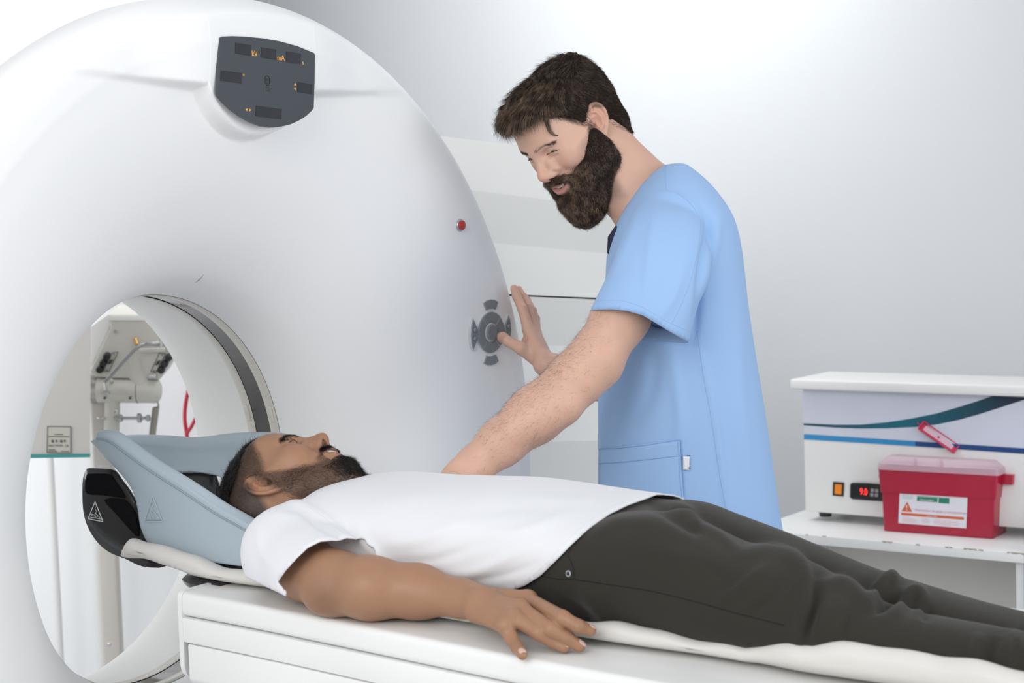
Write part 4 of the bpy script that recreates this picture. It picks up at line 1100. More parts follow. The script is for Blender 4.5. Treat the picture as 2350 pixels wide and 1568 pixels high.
def head_tone(q, base, lip, warm, stub, stub_fn=None, jaw=0.0):
    "local colouring of the skin: lips, warmer nose, cheeks and ears, stubble"
    n = len(q); c = np.tile(np.array(base, float), (n, 1))
    def mix(w, col): 
        nonlocal c; c = c*(1-w[:, None])+np.array(col, float)[None]*w[:, None]
    x, y, z = q.T; ay = abs(y)
    g_ = lambda cx, cy, cz, r: np.exp(-(((x-cx)**2+(ay-cy)**2+(z-cz)**2)/r**2))
    w = .55*g_(.115, 0, -.012, .016)+.45*g_(.07, .042, -.014, .022)+.6*g_(-.02, .088, .008, .03)
    mix(np.clip(w, 0, .7), warm)
    # lips follow the two lip arcs
    zl = -.0455+.05*0-0*ay; upz = -.0465+4.2*ay**2; loz = -.0635-jaw+(20+jaw*1100)*ay**2
    lipw = sstep(.0055, .0035, abs(z-upz))*(ay < .029)*(x > .086)*sstep(.030, .026, ay)+sstep(.0068, .0045, abs(z-loz))*(x > .0855)*sstep(.029, .024, ay)
    mix(np.clip(lipw, 0, 1)*.85, lip)
    inner = (ay < .027)*(x < .0945)*(x > .070)*(abs(z+.0525-7*ay**2) < .0045)
    mix(inner*.9, (.12, .03, .03))
    mix(.9*sstep(.0085, .0062, np.sqrt(((x-.1022)/1.0)**2+((ay-.0090)*1.4)**2+(z+.0275)**2))*(x < .1085)*(z < -.0205), (.05, .015, .01))  # shade inside the nostrils painted into the skin colour
    # lash line along the narrow opening of the lids
    sl = np.array([(.0825, .0205, .0125), (.0830, .0260, .0135), (.0825, .0335, .0138), (.0780, .0405, .0128), (.0720, .0475, .0100)])+np.array([0, 0, .0045])
    sl = spline(sl, 16); pa = np.stack([x, ay, z], 1); near_ = np.nonzero((x > .06)&(ay < .055)&(z > 0)&(z < .035))[0]
    wl = np.zeros(n)
    if len(near_): wl[near_] = sstep(.0024, .0010, np.sqrt(((pa[near_, None, :]-sl[None])**2).sum(-1)).min(1))
    mix(wl*.85, (.03, .015, .01))
    if stub_fn is not None: mix(stub_fn(q), stub)
    return c
def local(Rm, o, sc, p): return (p-o)@Rm/sc

# ------------------------------------------------------------------ poses
class Head: pass
def make_head(rot, px_, Y, sc):
    h = Head(); h.R = np.array(rot); h.o = P(px_[0], px_[1], Y); h.s = sc
    h.w = lambda p: h.o+sc*(h.R@np.asarray(p, float)); h.W = lambda p: h.o+sc*(np.asarray(p)@h.R.T); h.L = lambda p: (p-h.o)@h.R/sc
    return h
MH = make_head([[-0.548, 0.59, -0.593], [-0.53, -0.793, -0.3], [-0.647, 0.15, 0.748]], (1303.1, 311.8), 3.45, .984)
PH = make_head([[0.437, 0.386, -0.812], [0.253, 0.814, 0.523], [0.863, -0.434, 0.258]], (666.6, 1129.8), 3.0, .966)
for h in (MH, PH):
    x = nrm(h.R[:, 0]); z = h.R[:, 2]; z = nrm(z-x*(x@z)); h.R[:] = np.stack([x, np.cross(z, x), z], 1)
RES = 1.0
def build_body(name, F, boxes, m, parent, tone):
    "boxes: (lo, hi, voxel). One mesh of all regions of the same solid"
    Vs, Qs, n = [], [], 0
    for lo, hi, h, *kp in boxes:
        V, Q_ = polygonize(F, lo, hi, h*RES, kp[0] if kp else None)
        V = relax(V, Q_, 1, .35)
        Vs.append(V); Qs.append(Q_+n); n += len(V)
    V = np.concatenate(Vs); Q_ = np.concatenate(Qs)
    # outward facing
    a, b, c = V[Q_[:, 0]], V[Q_[:, 1]], V[Q_[:, 2]]; nn = np.cross(b-a, c-a); k = np.arange(0, len(Q_), max(1, len(Q_)//400))
    nk = nn[k]/np.maximum(np.linalg.norm(nn[k], axis=1, keepdims=True), 1e-12)
    if (F((a[k]+c[k])/2+nk*.001) < F((a[k]+c[k])/2-nk*.001)).mean() > .5: Q_ = Q_[:, ::-1]
    return fast_mesh(name, V, Q_, m, parent, tone(V)), V, Q_
M_skinA = skin_mat('fair_skin', .48, .10, .2, .05)
M_skinB = skin_mat('brown_skin', .45, .06, .2, .06)
M_eye = mat('eye_white', (.40, .36, .34), .2, .5); M_iris = mat('dark_iris', (.03, .02, .012), .1, .6)
M_teeth = mat('teeth', (.72, .68, .60), .25, .5)
def hair_mat(name, c1, c2, rough=.45):
    m = mat(name, c1, rough, .35); nt = m.node_tree; b = nt.nodes['Principled BSDF']
    n = nt.nodes.new('ShaderNodeTexNoise'); n.inputs['Scale'].default_value = 60; tc = nt.nodes.new('ShaderNodeTexCoord'); nt.links.new(tc.outputs['Object'], n.inputs['Vector'])
    r = nt.nodes.new('ShaderNodeValToRGB'); r.color_ramp.elements[0].color = tuple(c1)+(1,); r.color_ramp.elements[1].color = tuple(c2)+(1,)
    r.color_ramp.elements[0].position = .38; r.color_ramp.elements[1].position = .66
    nt.links.new(n.outputs['Fac'], r.inputs[0]); nt.links.new(r.outputs[0], b.inputs['Base Color']); return m
def face_parts(h, par, gaze=(1, 0, -.5), jaw=0.0):
    g = h.R@nrm(gaze)
    for s in (1, -1):
        e = MB(); c = h.w((.0668, s*.0315, .0177)); r = .0128*h.s
        V, Fc = [], []
        bm = bmesh.new(); bmesh.ops.create_uvsphere(bm, u_segments=24, v_segments=16, radius=r); bm.verts.index_update()
        e.add([np.array(v.co[:])+c for v in bm.verts], [tuple(v.index for v in f.verts) for f in bm.faces]); bm.free()
        eo = e.build('eye', M_eye, par, True)
        MB().lathe(c+g*r*.80, g, [(0, .0078*h.s), (r*.10, .0070*h.s), (r*.20, .0045*h.s), (r*.225, .0004)], 24).build('iris', M_iris, eo, True)
    t = MB()
    for i in range(-4, 5):
        y = i*.0058; x = .0965-14*y*y; w = .0027
        ax = nrm((28*y*-1, 1, 0)) if False else nrm((-28*y, 1, 0)); c = np.array([x-.003, y, -.0510-jaw*.25+7*y*y])
        t.rbox(h.w(c), h.R@ax*w*h.s, h.R@np.cross(ax, (0, 0, 1))*.0022*h.s, h.R@np.array([0, 0, 1.])*(.0042+jaw*.2)*h.s, .0012, 3)
    t.build('teeth', M_teeth, par, True)
def joint(u, v, Y): return P(u, v, Y)

# ------------------------------------------------------------------ the standing man
man = empty('person', np.array([P(1580, 1300, 3.45)[0], 3.45, 0]), 'bearded person in light blue scrubs standing behind the couch, one hand on the scanner', 'person')
FM = head_field({'eye_open': .0026}).xform(MH.R, MH.o, MH.s)
def man_field():
    F = Field(); F.ops = list(FM.ops)
    nk0 = P(1385, 352, 3.47); nk1 = P(1447, 438, 3.46); nk2 = P(1500, 480, 3.46)
    F.cone(nk0, nk1, .052, .057, k=.022); F.cone(nk1, nk2, .057, .075, k=.03)
    F.cone(MH.w((-.055, 0, -.035)), P(1480, 432, 3.47), .046, .056, k=.03)
    F.ell(MH.w((.045, 0, -.085)), (.04, .04, .03), k=.03)
    # torso core under the scrubs
    F.chain([P(1528, 500, 3.45), P(1545, 620, 3.45), P(1555, 850, 3.45), P(1560, 1100, 3.45), P(1565, 1300, 3.45)], [.075, .105, .105, .11, .115], k=.04)
    F.cone(P(1505, 505, 3.45), P(1535, 560, 3.29), .06, .042, k=.03)
    F.cone(P(1505, 505, 3.45), P(1520, 560, 3.60), .06, .042, k=.03)
    # near arm
    arm = [P(1530, 575, 3.25), P(1425, 728, 3.176), P(1368, 822, 3.160), P(1325, 868, 3.155), P(1228, 953, 3.15), P(1150, 1017, 3.14), P(1092, 1066, 3.13)]
    F.chain(arm, [.044, .049, .0465, .0475, .0485, .040, .0325], k=.02, kin=.02)
    F.ell(P(1385, 850, 3.165), (.020, .020, .020), k=.03)                       # elbow
    F.cone(P(1290, 930, 3.13), P(1180, 985, 3.12), .036, .026, k=.02)
    # near hand, resting behind the patient's chest
    F.cone(arm[-1], P(1048, 1100, 3.10), .030, .030, k=.02)
    F.ell(P(1052, 1068, 3.10), (.012, .012, .012), k=.015)
    kn = [P(1000, 1118, 3.06), P(1000, 1128, 3.085), P(1004, 1138, 3.11), P(1010, 1146, 3.13)]
    for i, q in enumerate(kn):
        F.cone(P(1052, 1104+i*6, 3.085+i*.012), q, .017, .0115, k=.012)
        F.chain([q, q+np.array([-.042, -.012+.01*i, -.006]), q+np.array([-.066, -.016+.014*i, -.018]), q+np.array([-.085, -.018+.016*i, -.032])], [.0095, .0088, .008, .007], k=.005)
    F.chain([P(1040, 1102, 3.06), P(1010, 1112, 3.02), P(985, 1122, 3.0), P(965, 1130, 2.99)], [.015, .012, .011, .009], k=.008)
    return F
FMb = man_field()
# far arm and hand on the gantry controls
tb = on_face(1125, 763); thn = face_frame(tb[0], tb[1])[2]; th_tip = on_face(1134, 771)[3]+thn*.0185
YT = th_tip[1]
def man_hand(F):
    D = YT-3.66
    J = lambda u, v, Y: P(u, v, Y+D)
    wr = J(1252, 836, 3.60); heel = J(1228, 818, 3.625)
    F.chain([P(1500, 540, 3.60), P(1425, 880, 3.60), P(1340, 868, 3.60), wr], [.055, .046, .040, .026], k=.02, kin=.02)
    mcp = [J(1213, 757, 3.648), J(1221, 754, 3.672), J(1226, 757, 3.694), J(1231, 764, 3.714)]
    for i, q in enumerate(mcp):
        F.cone(wr+np.array([0, .010*(i-1), 0]), q, .0175, [.0125, .0120, .0115, .0105][i], k=.010)
    fing = [([J(1199, 709, 3.665), J(1186, 681, 3.690), J(1179.5, 662, 3.702)], (.0120, .0102, .0094, .0080)),
            ([J(1212, 706, 3.700), J(1198, 680, 3.722), J(1190, 664, 3.735)], (.0118, .0100, .0090, .0078)),
            ([J(1222, 714, 3.735), J(1209, 690, 3.765), J(1201, 678, 3.775)], (.0112, .0094, .0086, .0074)),
            ([J(1230, 732, 3.750), J(1222, 712, 3.775), J(1216, 702, 3.785)], (.0100, .0084, .0077, .0068))]
    for q, (pts, r) in zip(mcp, fing):
        F.chain([q]+pts, r, k=.006, kin=.004)
    tm = J(1197, 800, 3.615); ti = J(1165, 783, 3.628); tt = th_tip
    F.cone(heel, tm, .0180, .0135, k=.012)
    F.cone(J(1216, 800, 3.64), J(1206, 785, 3.645), .010, .009, k=.012)
    F.chain([tm, ti, tt+(ti-tt)*.25, tt], [.0130, .0108, .0112, .0092], k=.006, kin=.004)
    F.ell(tt+nrm(np.array([-.15, -1, .25]))*.0085+(ti-tt)*.12, (.0062, .0016, .0055), k=.0012)
man_hand(FMb)
BASE_A = (.625, .385, .290); LIP_A = (.52, .22, .20); WARM_A = (.62, .30, .22); STUB_A = (.20, .13, .09)
def beard_mask_A(q):
    x, y, z = q.T; ay = abs(y)
    line = np.interp(x, [-.02, .005, .02, .045, .065, .080, .092, .11], [.02, .012, -.012, -.036, -.044, -.040, -.031, -.029])   # upper border by x
    m = sstep(.004, -.006, z-line)*sstep(-.030, -.008, x)
    mouth = np.exp(-((ay/.030)**4))*np.exp(-(((z+.0535-8*ay**2)/.0115)**4))*(x > .07)
    chin = 1-mouth
    back = np.interp(z, [-.13, -.10, -.07, -.05, .02], [.045, .028, .006, -.006, -.008])
    return np.clip(m*chin, 0, 1)*sstep(-.150, -.12, z+0*x)*sstep(back-.006, back+.008, x)
def hair_mask_A(q):
    x, y, z = q.T; ay = abs(y)
    low = np.interp(x, [-.11, -.08, -.045, -.02, .0, .012, .03, .05, .07, .09], [-.045, -.03, .005, .035, .022, .010, .045, .070, .084, .090])
    return sstep(-.004, .006, z-low)
def tone_A(V):
    q = MH.L(V); ish = (np.linalg.norm(q, axis=1) < .20)
    c = np.tile(np.array(BASE_A), (len(V), 1))
    c[ish] = head_tone(q[ish], BASE_A, LIP_A, WARM_A, STUB_A, lambda q: np.maximum(beard_mask_A(q)*.75, hair_mask_A(q)*.9))
    # rosier forearm underside, thumb nail
    return c
hc = MH.w((0, 0, 0)); HBX = (hc-np.array([.17, .19, .25]), hc+np.array([.30, .20, .16]))
M_body, VA, QA = build_body('body', FMb, [(np.array([P(960, 1100, 3.1)[0]-.06, 2.95, .82]), np.array([P(1640, 600, 3.5)[0]+.06, 3.92, 1.86]), .0019)], M_skinA, man, tone_A)
face_parts(MH, M_body, (1, -.05, -.12))

# ------------------------------------------------------------------ hair, beard and brows of the standing man
M_hairA = hair_mat('dark_brown_hair', (.030, .021, .016), (.12, .082, .06)); M_hairA2 = hair_mat('brown_hair', (.07, .047, .032), (.26, .175, .115))
M_beardD = hair_mat('dark_beard', (.030, .021, .017), (.13, .088, .068)); M_beardL = hair_mat('light_beard', (.075, .046, .030), (.26, .17, .11))
def shell(name, F, h, R_, m, par, size=.22, vox=.0022, disp=None, cut=None):
    W_ = F.xform(h.R, h.o, h.s); V, Q_ = polygonize(W_, h.o-size, h.o+size, vox)
    V = relax(V, Q_, 2, .5)
    q = h.L(V)
    a, b, c = V[Q_[:, 0]], V[Q_[:, 1]], V[Q_[:, 2]]; nn = np.cross(b-a, c-a); k = np.arange(0, len(Q_), max(1, len(Q_)//300))
    nk = nn[k]/np.maximum(np.linalg.norm(nn[k], axis=1, keepdims=True), 1e-12)
    if (W_((a[k]+c[k])/2+nk*.001) < W_((a[k]+c[k])/2-nk*.001)).mean() > .5: Q_ = Q_[:, ::-1]
    if cut is not None:
        bad = cut(q); Q_ = Q_[~bad[Q_].any(1)]
        u, inv = np.unique(Q_, return_inverse=True); V = V[u]; Q_ = inv.reshape(Q_.shape); q = q[u]
    if disp is not None:
        V = V+h.s*(disp(q)@h.R.T)
    return fast_mesh(name, V, Q_, m, par), V, Q_
def noise3(p, f, seed=0):
    r = np.random.default_rng(seed); s = 0
    for i in range(5):
        k = r.normal(size=3); k = k/np.linalg.norm(k)*f*(.6+.3*i); s = s+np.sin(p@k+r.random()*6.28)*(.7**i)
    return s/2.2
HA = Field()
HA.ell((-.033, 0, .043), (.1080, .0855, .0800), k=.01)
HA.ell((-.054, 0, .020), (.0790, .0720, .064), k=.02)
HA.ell((-.112, 0, .045), (.026, .045, .05), k=.03)
HA.chain([(-.095, .0, .094), (-.05, .0, .103), (.00, .0, .104), (.040, .0, .107), (.068, .004, .110), (.0850, .004, .109)], [.020, .024, .027, .027, .022, .0155], k=.03)
HA.chain([(-.05, .03, .096), (-.01, .036, .098), (.034, .036, .098), (.062, .030, .104), (.080, .024, .106)], [.022, .025, .025, .019, .012], k=.02)
HA.chain([(-.03, .058, .080), (.010, .062, .080), (.040, .054, .090), (.062, .042, .100)], [.018, .019, .015, .010], k=.02)
HA.chain([(-.03, -.03, .096), (.01, -.035, .098), (.045, -.030, .102), (.072, -.018, .108)], [.022, .026, .024, .015], k=.02)
HA.chain([(-.03, -.06, .08), (.02, -.062, .08), (.055, -.05, .085)], [.018, .018, .012], k=.02)
HA.chain([(-.118, .01, .070), (-.108, .02, .090), (-.092, .01, .100)], [.014, .018, .014], k=.02)
for s in (1, -1): HA.chain([(-.095, s*.025, .0), (-.092, s*.030, -.045), (-.082, s*.028, -.080)], [.034, .029, .024], k=.02)
def hlow(x): return np.interp(x, [-.145, -.120, -.085, -.060, -.040, -.022, -.006, .004, .016, .034, .052, .066, .078, .09], [-.100, -.098, -.080, -.046, .000, .034, .030, .012, .030, .058, .078, .092, .096, .096])
def cutA(q):
    x, y, z = q.T
    low = hlow(x)+.003*noise3(q, 300, 3)
    return (z < low)&(x < .098)
flow0 = lambda q: np.stack([np.ones(len(q)), .10+0*q[:, 0], -.25-.0*q[:, 0]], 1)
def dispA(q):
    x, y, z = q.T; top = sstep(.085, .11, z)
    g = .0022*np.sin((z*1.0-y*.6)*520+12*np.sin(x*38+y*10))+.0022*np.sin((y+.35*z)*300+7*np.sin(x*30))
    n = q-np.array([-.01, 0, .05]); n = n/np.linalg.norm(n, axis=1, keepdims=True)
    return n*(g*(.25+.75*top))[:, None]
M_under = mat('hair_base', (.018, .012, .009), .95, .08)
hairA, VhA, QhA = shell('hair', HA, MH, None, M_under, man, disp=dispA, cut=cutA, size=.21)
def skull_n(q): 
    n = q-np.array([-.01, 0, .04]); return n/np.linalg.norm(n, axis=1, keepdims=True)
def grow(name, V, Q_, h, n, wfun, flow, length, m, par, lift=.2, jit=.25, rad=.00030, curlf=None, seg=5, seed=1, inset=.002):
    rg = np.random.default_rng(seed)
    p, nn = tri_sample(V, Q_, n, (lambda c: wfun(h.L(c))) if wfun is not None else None, rg)
    q = h.L(p); f = flow(q); nl = nn@h.R
    f = f-nl*(f*nl).sum(1, keepdims=True); f = f/np.maximum(np.linalg.norm(f, axis=1, keepdims=True), 1e-6)
    cl = np.stack([noise3(q, 160, 11), noise3(q, 160, 12), noise3(q, 160, 13)], 1)
    d = f+nl*(lift+0*q[:, :1])+rg.normal(size=q.shape)*jit+cl*jit*.8; d = d/np.linalg.norm(d, axis=1, keepdims=True)
    L = (length(q) if callable(length) else length)*(.6+.7*rg.random(n))*h.s
    cu = (-nl*(lift*.9+L[:, None]*8.5)+rg.normal(size=q.shape)*jit*.8) if curlf is None else curlf(q, nl, rg)
    return strands(name, p-nn*inset, d@h.R.T, L, m, par, rad, seg, cu@h.R.T)
def flowA(q):
    x, y, z = q.T; top = sstep(.07, .115, z)
    # top: forward with a wave; sides: down and back
    w = .35*np.sin(x*55+y*25)
    ft = np.stack([np.ones_like(x), .15+w*.5, -.10+w], 1); fs = np.stack([-.45-.5*sstep(.02, -.04, x)*0, 0*x, -np.ones_like(x)], 1)
    return ft*top[:, None]+fs*(1-top)[:, None]
topw = lambda q: .15+sstep(.06, .11, q[:, 2])
grow('top_strands', VhA, QhA, MH, 16000, lambda q: sstep(.070, .1, q[:, 2]), flowA, lambda q: .026+0*q[:, 0], M_hairA, hairA, .05, .05, .00030, seed=2, inset=.0004)
grow('highlight_strands', VhA, QhA, MH, 9000, lambda q: sstep(.075, .105, q[:, 2])*sstep(-.05, .06, q[:, 0]), flowA, lambda q: .030+0*q[:, 0], M_hairA2, hairA, .05, .05, .00030, seed=3, inset=.0004)
grow('side_strands', VhA, QhA, MH, 15000, lambda q: .3+sstep(.11, .08, q[:, 2]), flowA, lambda q: .009+.004*sstep(.03, .08, q[:, 2]), M_hairA, hairA, .16, .13, .00026, seg=3, seed=4, inset=.0002)
# fading hair at the temple, around the ear and on the nape, grown from the skin
skw = lambda q: sstep(-.012, .004, q[:, 2]-hlow(q[:, 0]))*sstep(.03, .006, q[:, 2]-hlow(q[:, 0]))*(q[:, 0] < .088)*(abs(q[:, 1]) < .083)*(np.linalg.norm(q, axis=1) < .16)
selA = np.linalg.norm(MH.L(VA), axis=1) < .19
QAh = QA[selA[QA].all(1)]
grow('fade_strands', VA, QAh, MH, 5200, skw, flowA, .008, M_hairA, hairA, .25, .22, .00024, seg=3, seed=5, inset=.0005)
# the loose curl over the temple
lk = spline([P(u, v, Y) for u, v, Y in ((1225, 243, 3.370), (1240, 249, 3.362), (1251, 266, 3.356), (1256, 285, 3.354), (1263, 301, 3.353), (1273, 310, 3.350), (1284, 311, 3.346))], 30)
def curl_lock(pts, w, n, m, name, seed):
    rg = np.random.default_rng(seed); b = MB(); k = len(pts)
    tg = np.gradient(pts, axis=0); tg /= np.linalg.norm(tg, axis=1, keepdims=True)
    for i in range(n):
        o = rg.normal(size=3); sh = rg.normal(size=3)*.35; t = np.linspace(0, 1, k)[:, None]
        off = (o*(1-t*.75)+sh*np.sin(t*3.1))*w; ln = int(k*(.75+.25*rg.random()))
        b.tube((pts+off)[:ln], np.linspace(.0005, .00022, ln), 4)
    return b.build(name, m, hairA, True)
curl_lock(lk, .0026, 60, M_hairA2, 'loose_curl', 5)

# beard
BA = Field()
for s in (1, -1):
    BA.chain([(.006, s*.0680, .010), (.010, s*.0695, -.018), (.014, s*.0680, -.048), (.026, s*.0570, -.080), (.050, s*.0400, -.108), (.076, s*.0190, -.121), (.086, 0, -.123)], [.0050, .0095, .0175, .0225, .0270, .0290, .0300], k=.012)
    BA.chain([(.006, s*.069, -.020), (.030, s*.0635, -.030), (.050, s*.0560, -.045)], [.009, .0085, .0065], k=.02)
    BA.chain([(.003, s*.0700, -.012), (.003, s*.0700, -.040), (.010, s*.0640, -.075)], [.0105, .0185, .024], k=.015)
    BA.chain([(.010, s*.066, -.060), (.035, s*.058, -.065), (.060, s*.045, -.075)], [.0165, .0165, .0165], k=.02)
    BA.chain([(.055, s*.052, -.048), (.074, s*.038, -.070), (.090, s*.020, -.092), (.094, 0, -.098)], [.0075, .0120, .0170, .0190], k=.02)
    BA.chain([(.062, s*.049, -.040), (.079, s*.0375, -.052), (.086, s*.030, -.066)], [.0045, .0065, .0080], k=.012)
    BA.chain([(.1030, s*.0045, -.0345), (.1005, s*.014, -.0355), (.0925, s*.0265, -.0385), (.0835, s*.0355, -.0480), (.0800, s*.0375, -.0600)], [.0062, .0072, .0072, .0066, .0060], k=.006)
BA.ell((.070, 0, -.128), (.030, .030, .028), k=.02)
BA.ell((.0985, 0, -.0800), (.0085, .0110, .0070), k=.006)
BA.chain([(.094, -.0245, -.0510), (.100, -.009, -.0560), (.102, 0, -.0565), (.100, .009, -.0560), (.094, .0245, -.0510)], [.0035, .0105, .0115, .0105, .0035], k=.004, mode='s')
def cutB(q):
    x, y, z = q.T
    return (np.abs(y) < .050)&(x < .050)&(z > -.085)
beard, VbA, QbA = shell('beard', BA, MH, None, M_under, man, size=.21, vox=.0022,
    disp=lambda q: (.0016*noise3(q, 500, 21)+.0012*noise3(q, 900, 22))[:, None]*skull_n(q))
def flowB(q):
    x, y, z = q.T; must = sstep(-.052, -.040, z)*(x > .08)
    f = np.stack([.35+0*x, -.25*np.sign(y)*sstep(.0, .03, abs(y)), -1+0*x], 1)
    fm = np.stack([-.2+0*x, np.sign(y)*.9, -.75+0*x], 1)
    return f*(1-must[:, None])+fm*must[:, None]
notmouth = lambda q: 1-np.exp(-((abs(q[:, 1])/.026)**4))*np.exp(-(((q[:, 2]+.0545-7*q[:, 1]**2)/.0095)**4))*(q[:, 0] > .086)
front = lambda q: sstep(.045, .085, q[:, 0])
grow('beard_strands', VbA, QbA, MH, 24000, lambda q: notmouth(q)*(1.15-.6*front(q)), flowB, lambda q: (.013-.006*sstep(-.052, -.040, q[:, 2]))*(.65+.35*sstep(-.03, -.07, q[:, 2])), M_beardD, beard, .75, .34, .00027, seg=4, seed=6, inset=.0003)
grow('beard_strands', VbA, QbA, MH, 15000, lambda q: notmouth(q)*(.10+front(q)*(1+2.5*(q[:, 2] > -.052))), flowB, lambda q: .011-.005*sstep(-.052, -.040, q[:, 2]), M_beardL, beard, .50, .28, .00027, seg=4, seed=7, inset=.0003)
# beard edge thinning out on the cheek
def edgeB(q):
    w = beard_mask_A(q); return w*(q[:, 2] > -.075)*notmouth(q)*(np.abs(q[:, 1]) > .012)
grow('cheek_strands', VA, QAh, MH, 4200, lambda q: edgeB(q), flowB, .010, M_beardD, beard, .35, .25, .00024, seg=3, seed=8, inset=.0005)
def edgeC(q):
    x, y, z = q.T; ay = abs(y); line = np.interp(x, [-.02, .005, .02, .045, .065, .080], [.02, .012, -.012, -.036, -.044, -.040])
    return np.exp(-(((z-line-.003)/.006)**2))*(x > -.006)*(x < .08)*(ay > .03)
grow('cheek_strands', VA, QAh, MH, 1100, edgeC, flowB, .008, M_beardD, beard, .30, .25, .00022, seg=3, seed=9, inset=.0005)
# brows and lashes
def brow(h, V, Q_, m, par, n=420, hgt=.0036, seed=10, dz=0.0):
    bw = lambda q: np.exp(-(((q[:, 2]-(.0365+dz+.10*(abs(q[:, 1])-.012)*sstep(.045, .03, abs(q[:, 1]))-.25*np.clip(abs(q[:, 1])-.034, 0, 1)))/hgt)**2))*sstep(.004, .010, abs(q[:, 1]))*sstep(.052, .046, abs(q[:, 1]))*(q[:, 0] > .05)
    fb = lambda q: np.stack([-.3+0*q[:, 0], np.sign(q[:, 1])*1.0, .35-14*np.clip(abs(q[:, 1])-.020, 0, 1)], 1)
    return grow('eyebrow', V, Q_, h, n*2, bw, fb, .0075, m, par, .06, .06, .00015, seg=3, seed=seed, inset=.0004)
brow(MH, VA, QAh, M_hairA, man, n=3000, hgt=.0026)
def lashes(h, m, par, n=70, seed=3, ln=.0045):
    rg = np.random.default_rng(seed); R0_, D0 = [], []
    for s in (1, -1):
        c = spline(chainpts([(.0830, .0205, .0135), (.0842, .0260, .0148), (.0835, .0335, .0150), (.0790, .0405, .0138), (.0740, .0460, .0118)], s), n)+np.array([0, 0, .0045])
        for p_ in c: R0_.append(p_); D0.append(np.array([.8, s*.25, -.55])+rg.normal(size=3)*.05)
    R0_ = np.array(R0_); D0 = np.array(D0); D0 /= np.linalg.norm(D0, axis=1, keepdims=True)
    return strands('eyelashes', h.W(R0_), D0@h.R.T, ln*h.s, m, par, .00018, 3, (D0*0+np.array([0, 0, .5]))@h.R.T)
lashes(MH, M_beardD, man)
# fine hair on the forearm
faw = lambda c: (sstep(.050, .0, np.abs(pr(c)[:, 0]-1240)/4000)*(pr(c)[:, 0] < 1470)*(pr(c)[:, 0] > 1060)*(c[:, 1] < 3.35)*(c[:, 2] < 1.36)*(.35+sstep(0, 60, -((pr(c)[:, 1]-(1066+(1092-pr(c)[:, 0])*.83+0))))))
rg = np.random.default_rng(12)
p_, n_ = tri_sample(VA, QA, 5200, faw, rg)
ad = nrm(P(1092, 1066, 3.13)-P(1368, 822, 3.165))
d_ = ad[None]*.9+n_*.25+rg.normal(size=p_.shape)*.45; d_ /= np.linalg.norm(d_, axis=1, keepdims=True)
strands('arm_hair', p_-n_*.0003, d_, .006+.009*rg.random(len(p_)), hair_mat('arm_hair_brown', (.13, .08, .05), (.28, .18, .12)), man, .00010, 5, -n_*.35+rg.normal(size=p_.shape)*.35)

# ------------------------------------------------------------------ cloth tools
def rings(st, seg=40):
    "closed tube from stations (centre, half-vector A, half-vector B[, exponent])"
    V = []; k = len(st)
    for c, A, B, *e in st:
        e = e[0] if e else 1.0
        for j in range(seg):
            a = 2*math.pi*j/seg; ca, sa = math.cos(a), math.sin(a)
            V.append(np.asarray(c)+np.asarray(A)*np.sign(ca)*abs(ca)**e+np.asarray(B)*np.sign(sa)*abs(sa)**e)
    return np.array(V), grid_faces(k, seg, True)+[tuple(range(seg))[::-1], tuple(range((k-1)*seg, k*seg))]
def smooth_st(st, n):
    "resample stations smoothly"
    A = np.array([np.concatenate([s[0], s[1], s[2], [s[3] if len(s) > 3 else 1.0]]) for s in st], float)
    B = spline(A, n); return [(b[0:3], b[3:6], b[6:9], b[9]) for b in B]
def fuse(geos, vox=.005, it=8, w=.5):
    "merge closed shapes into one skin (voxel remesh), then relax"
    mb = MB()
    for V, Fc in geos: mb.add(V, Fc)
    o = mb.build('cloth_source', None)
    md = o.modifiers.new('r', 'REMESH'); md.mode = 'VOXEL'; md.voxel_size = vox*RES
    dg = bpy.context.evaluated_depsgraph_get(); ev = o.evaluated_get(dg); me = ev.to_mesh()
    n = len(me.vertices); V = np.zeros(n*3, np.float32); me.vertices.foreach_get('co', V); V = V.reshape(-1, 3).astype(float)
    Q_ = np.zeros(len(me.loops), np.int32); me.loops.foreach_get('vertex_index', Q_); Q_ = Q_.reshape(-1, 4)
    ev.to_mesh_clear(); me0 = o.data; bpy.data.objects.remove(o); bpy.data.meshes.remove(me0)
    return relax(V, Q_, it, w), Q_
def vnormals(V, Q_):
    a, b, c, d = (V[Q_[:, i]] for i in range(4)); nn = np.cross(c-a, d-b); out = np.zeros_like(V)
    for i in range(4):
        for k in range(3): out[:, k] += np.bincount(Q_[:, i], nn[:, k], len(V))
    return out/np.maximum(np.linalg.norm(out, axis=1, keepdims=True), 1e-12)
def trim(V, Q_, bad):
    Q_ = Q_[~bad[Q_].any(1)]; u, inv = np.unique(Q_, return_inverse=True); return V[u], inv.reshape(Q_.shape)
def clip(V, Q_, fn, it=2):
    "cut the cloth away where fn > 0 and pull the new edge exactly onto fn = 0"
    s = fn(V); n0 = len(V); Q2 = Q_[~(s > 0)[Q_].any(1)]; gone = Q_[(s > 0)[Q_].any(1)]
    edge = np.zeros(n0, bool); edge[gone.ravel()] = True; keep = np.zeros(n0, bool); keep[Q2.ravel()] = True; e = np.nonzero(edge&keep)[0]
    V = V.copy(); h = 5e-4
    for _ in range(it):
        p = V[e]; s0 = fn(p); g = np.stack([(fn(p+np.eye(3)[k]*h)-s0)/h for k in range(3)], 1); g2 = np.maximum((g**2).sum(1), 1e-3)
        st_ = -(s0/g2)[:, None]*g; L_ = np.linalg.norm(st_, axis=1, keepdims=True); V[e] = p+st_*np.minimum(1, .012/np.maximum(L_, 1e-9))
    u, inv = np.unique(Q2, return_inverse=True); return V[u], inv.reshape(Q2.shape)
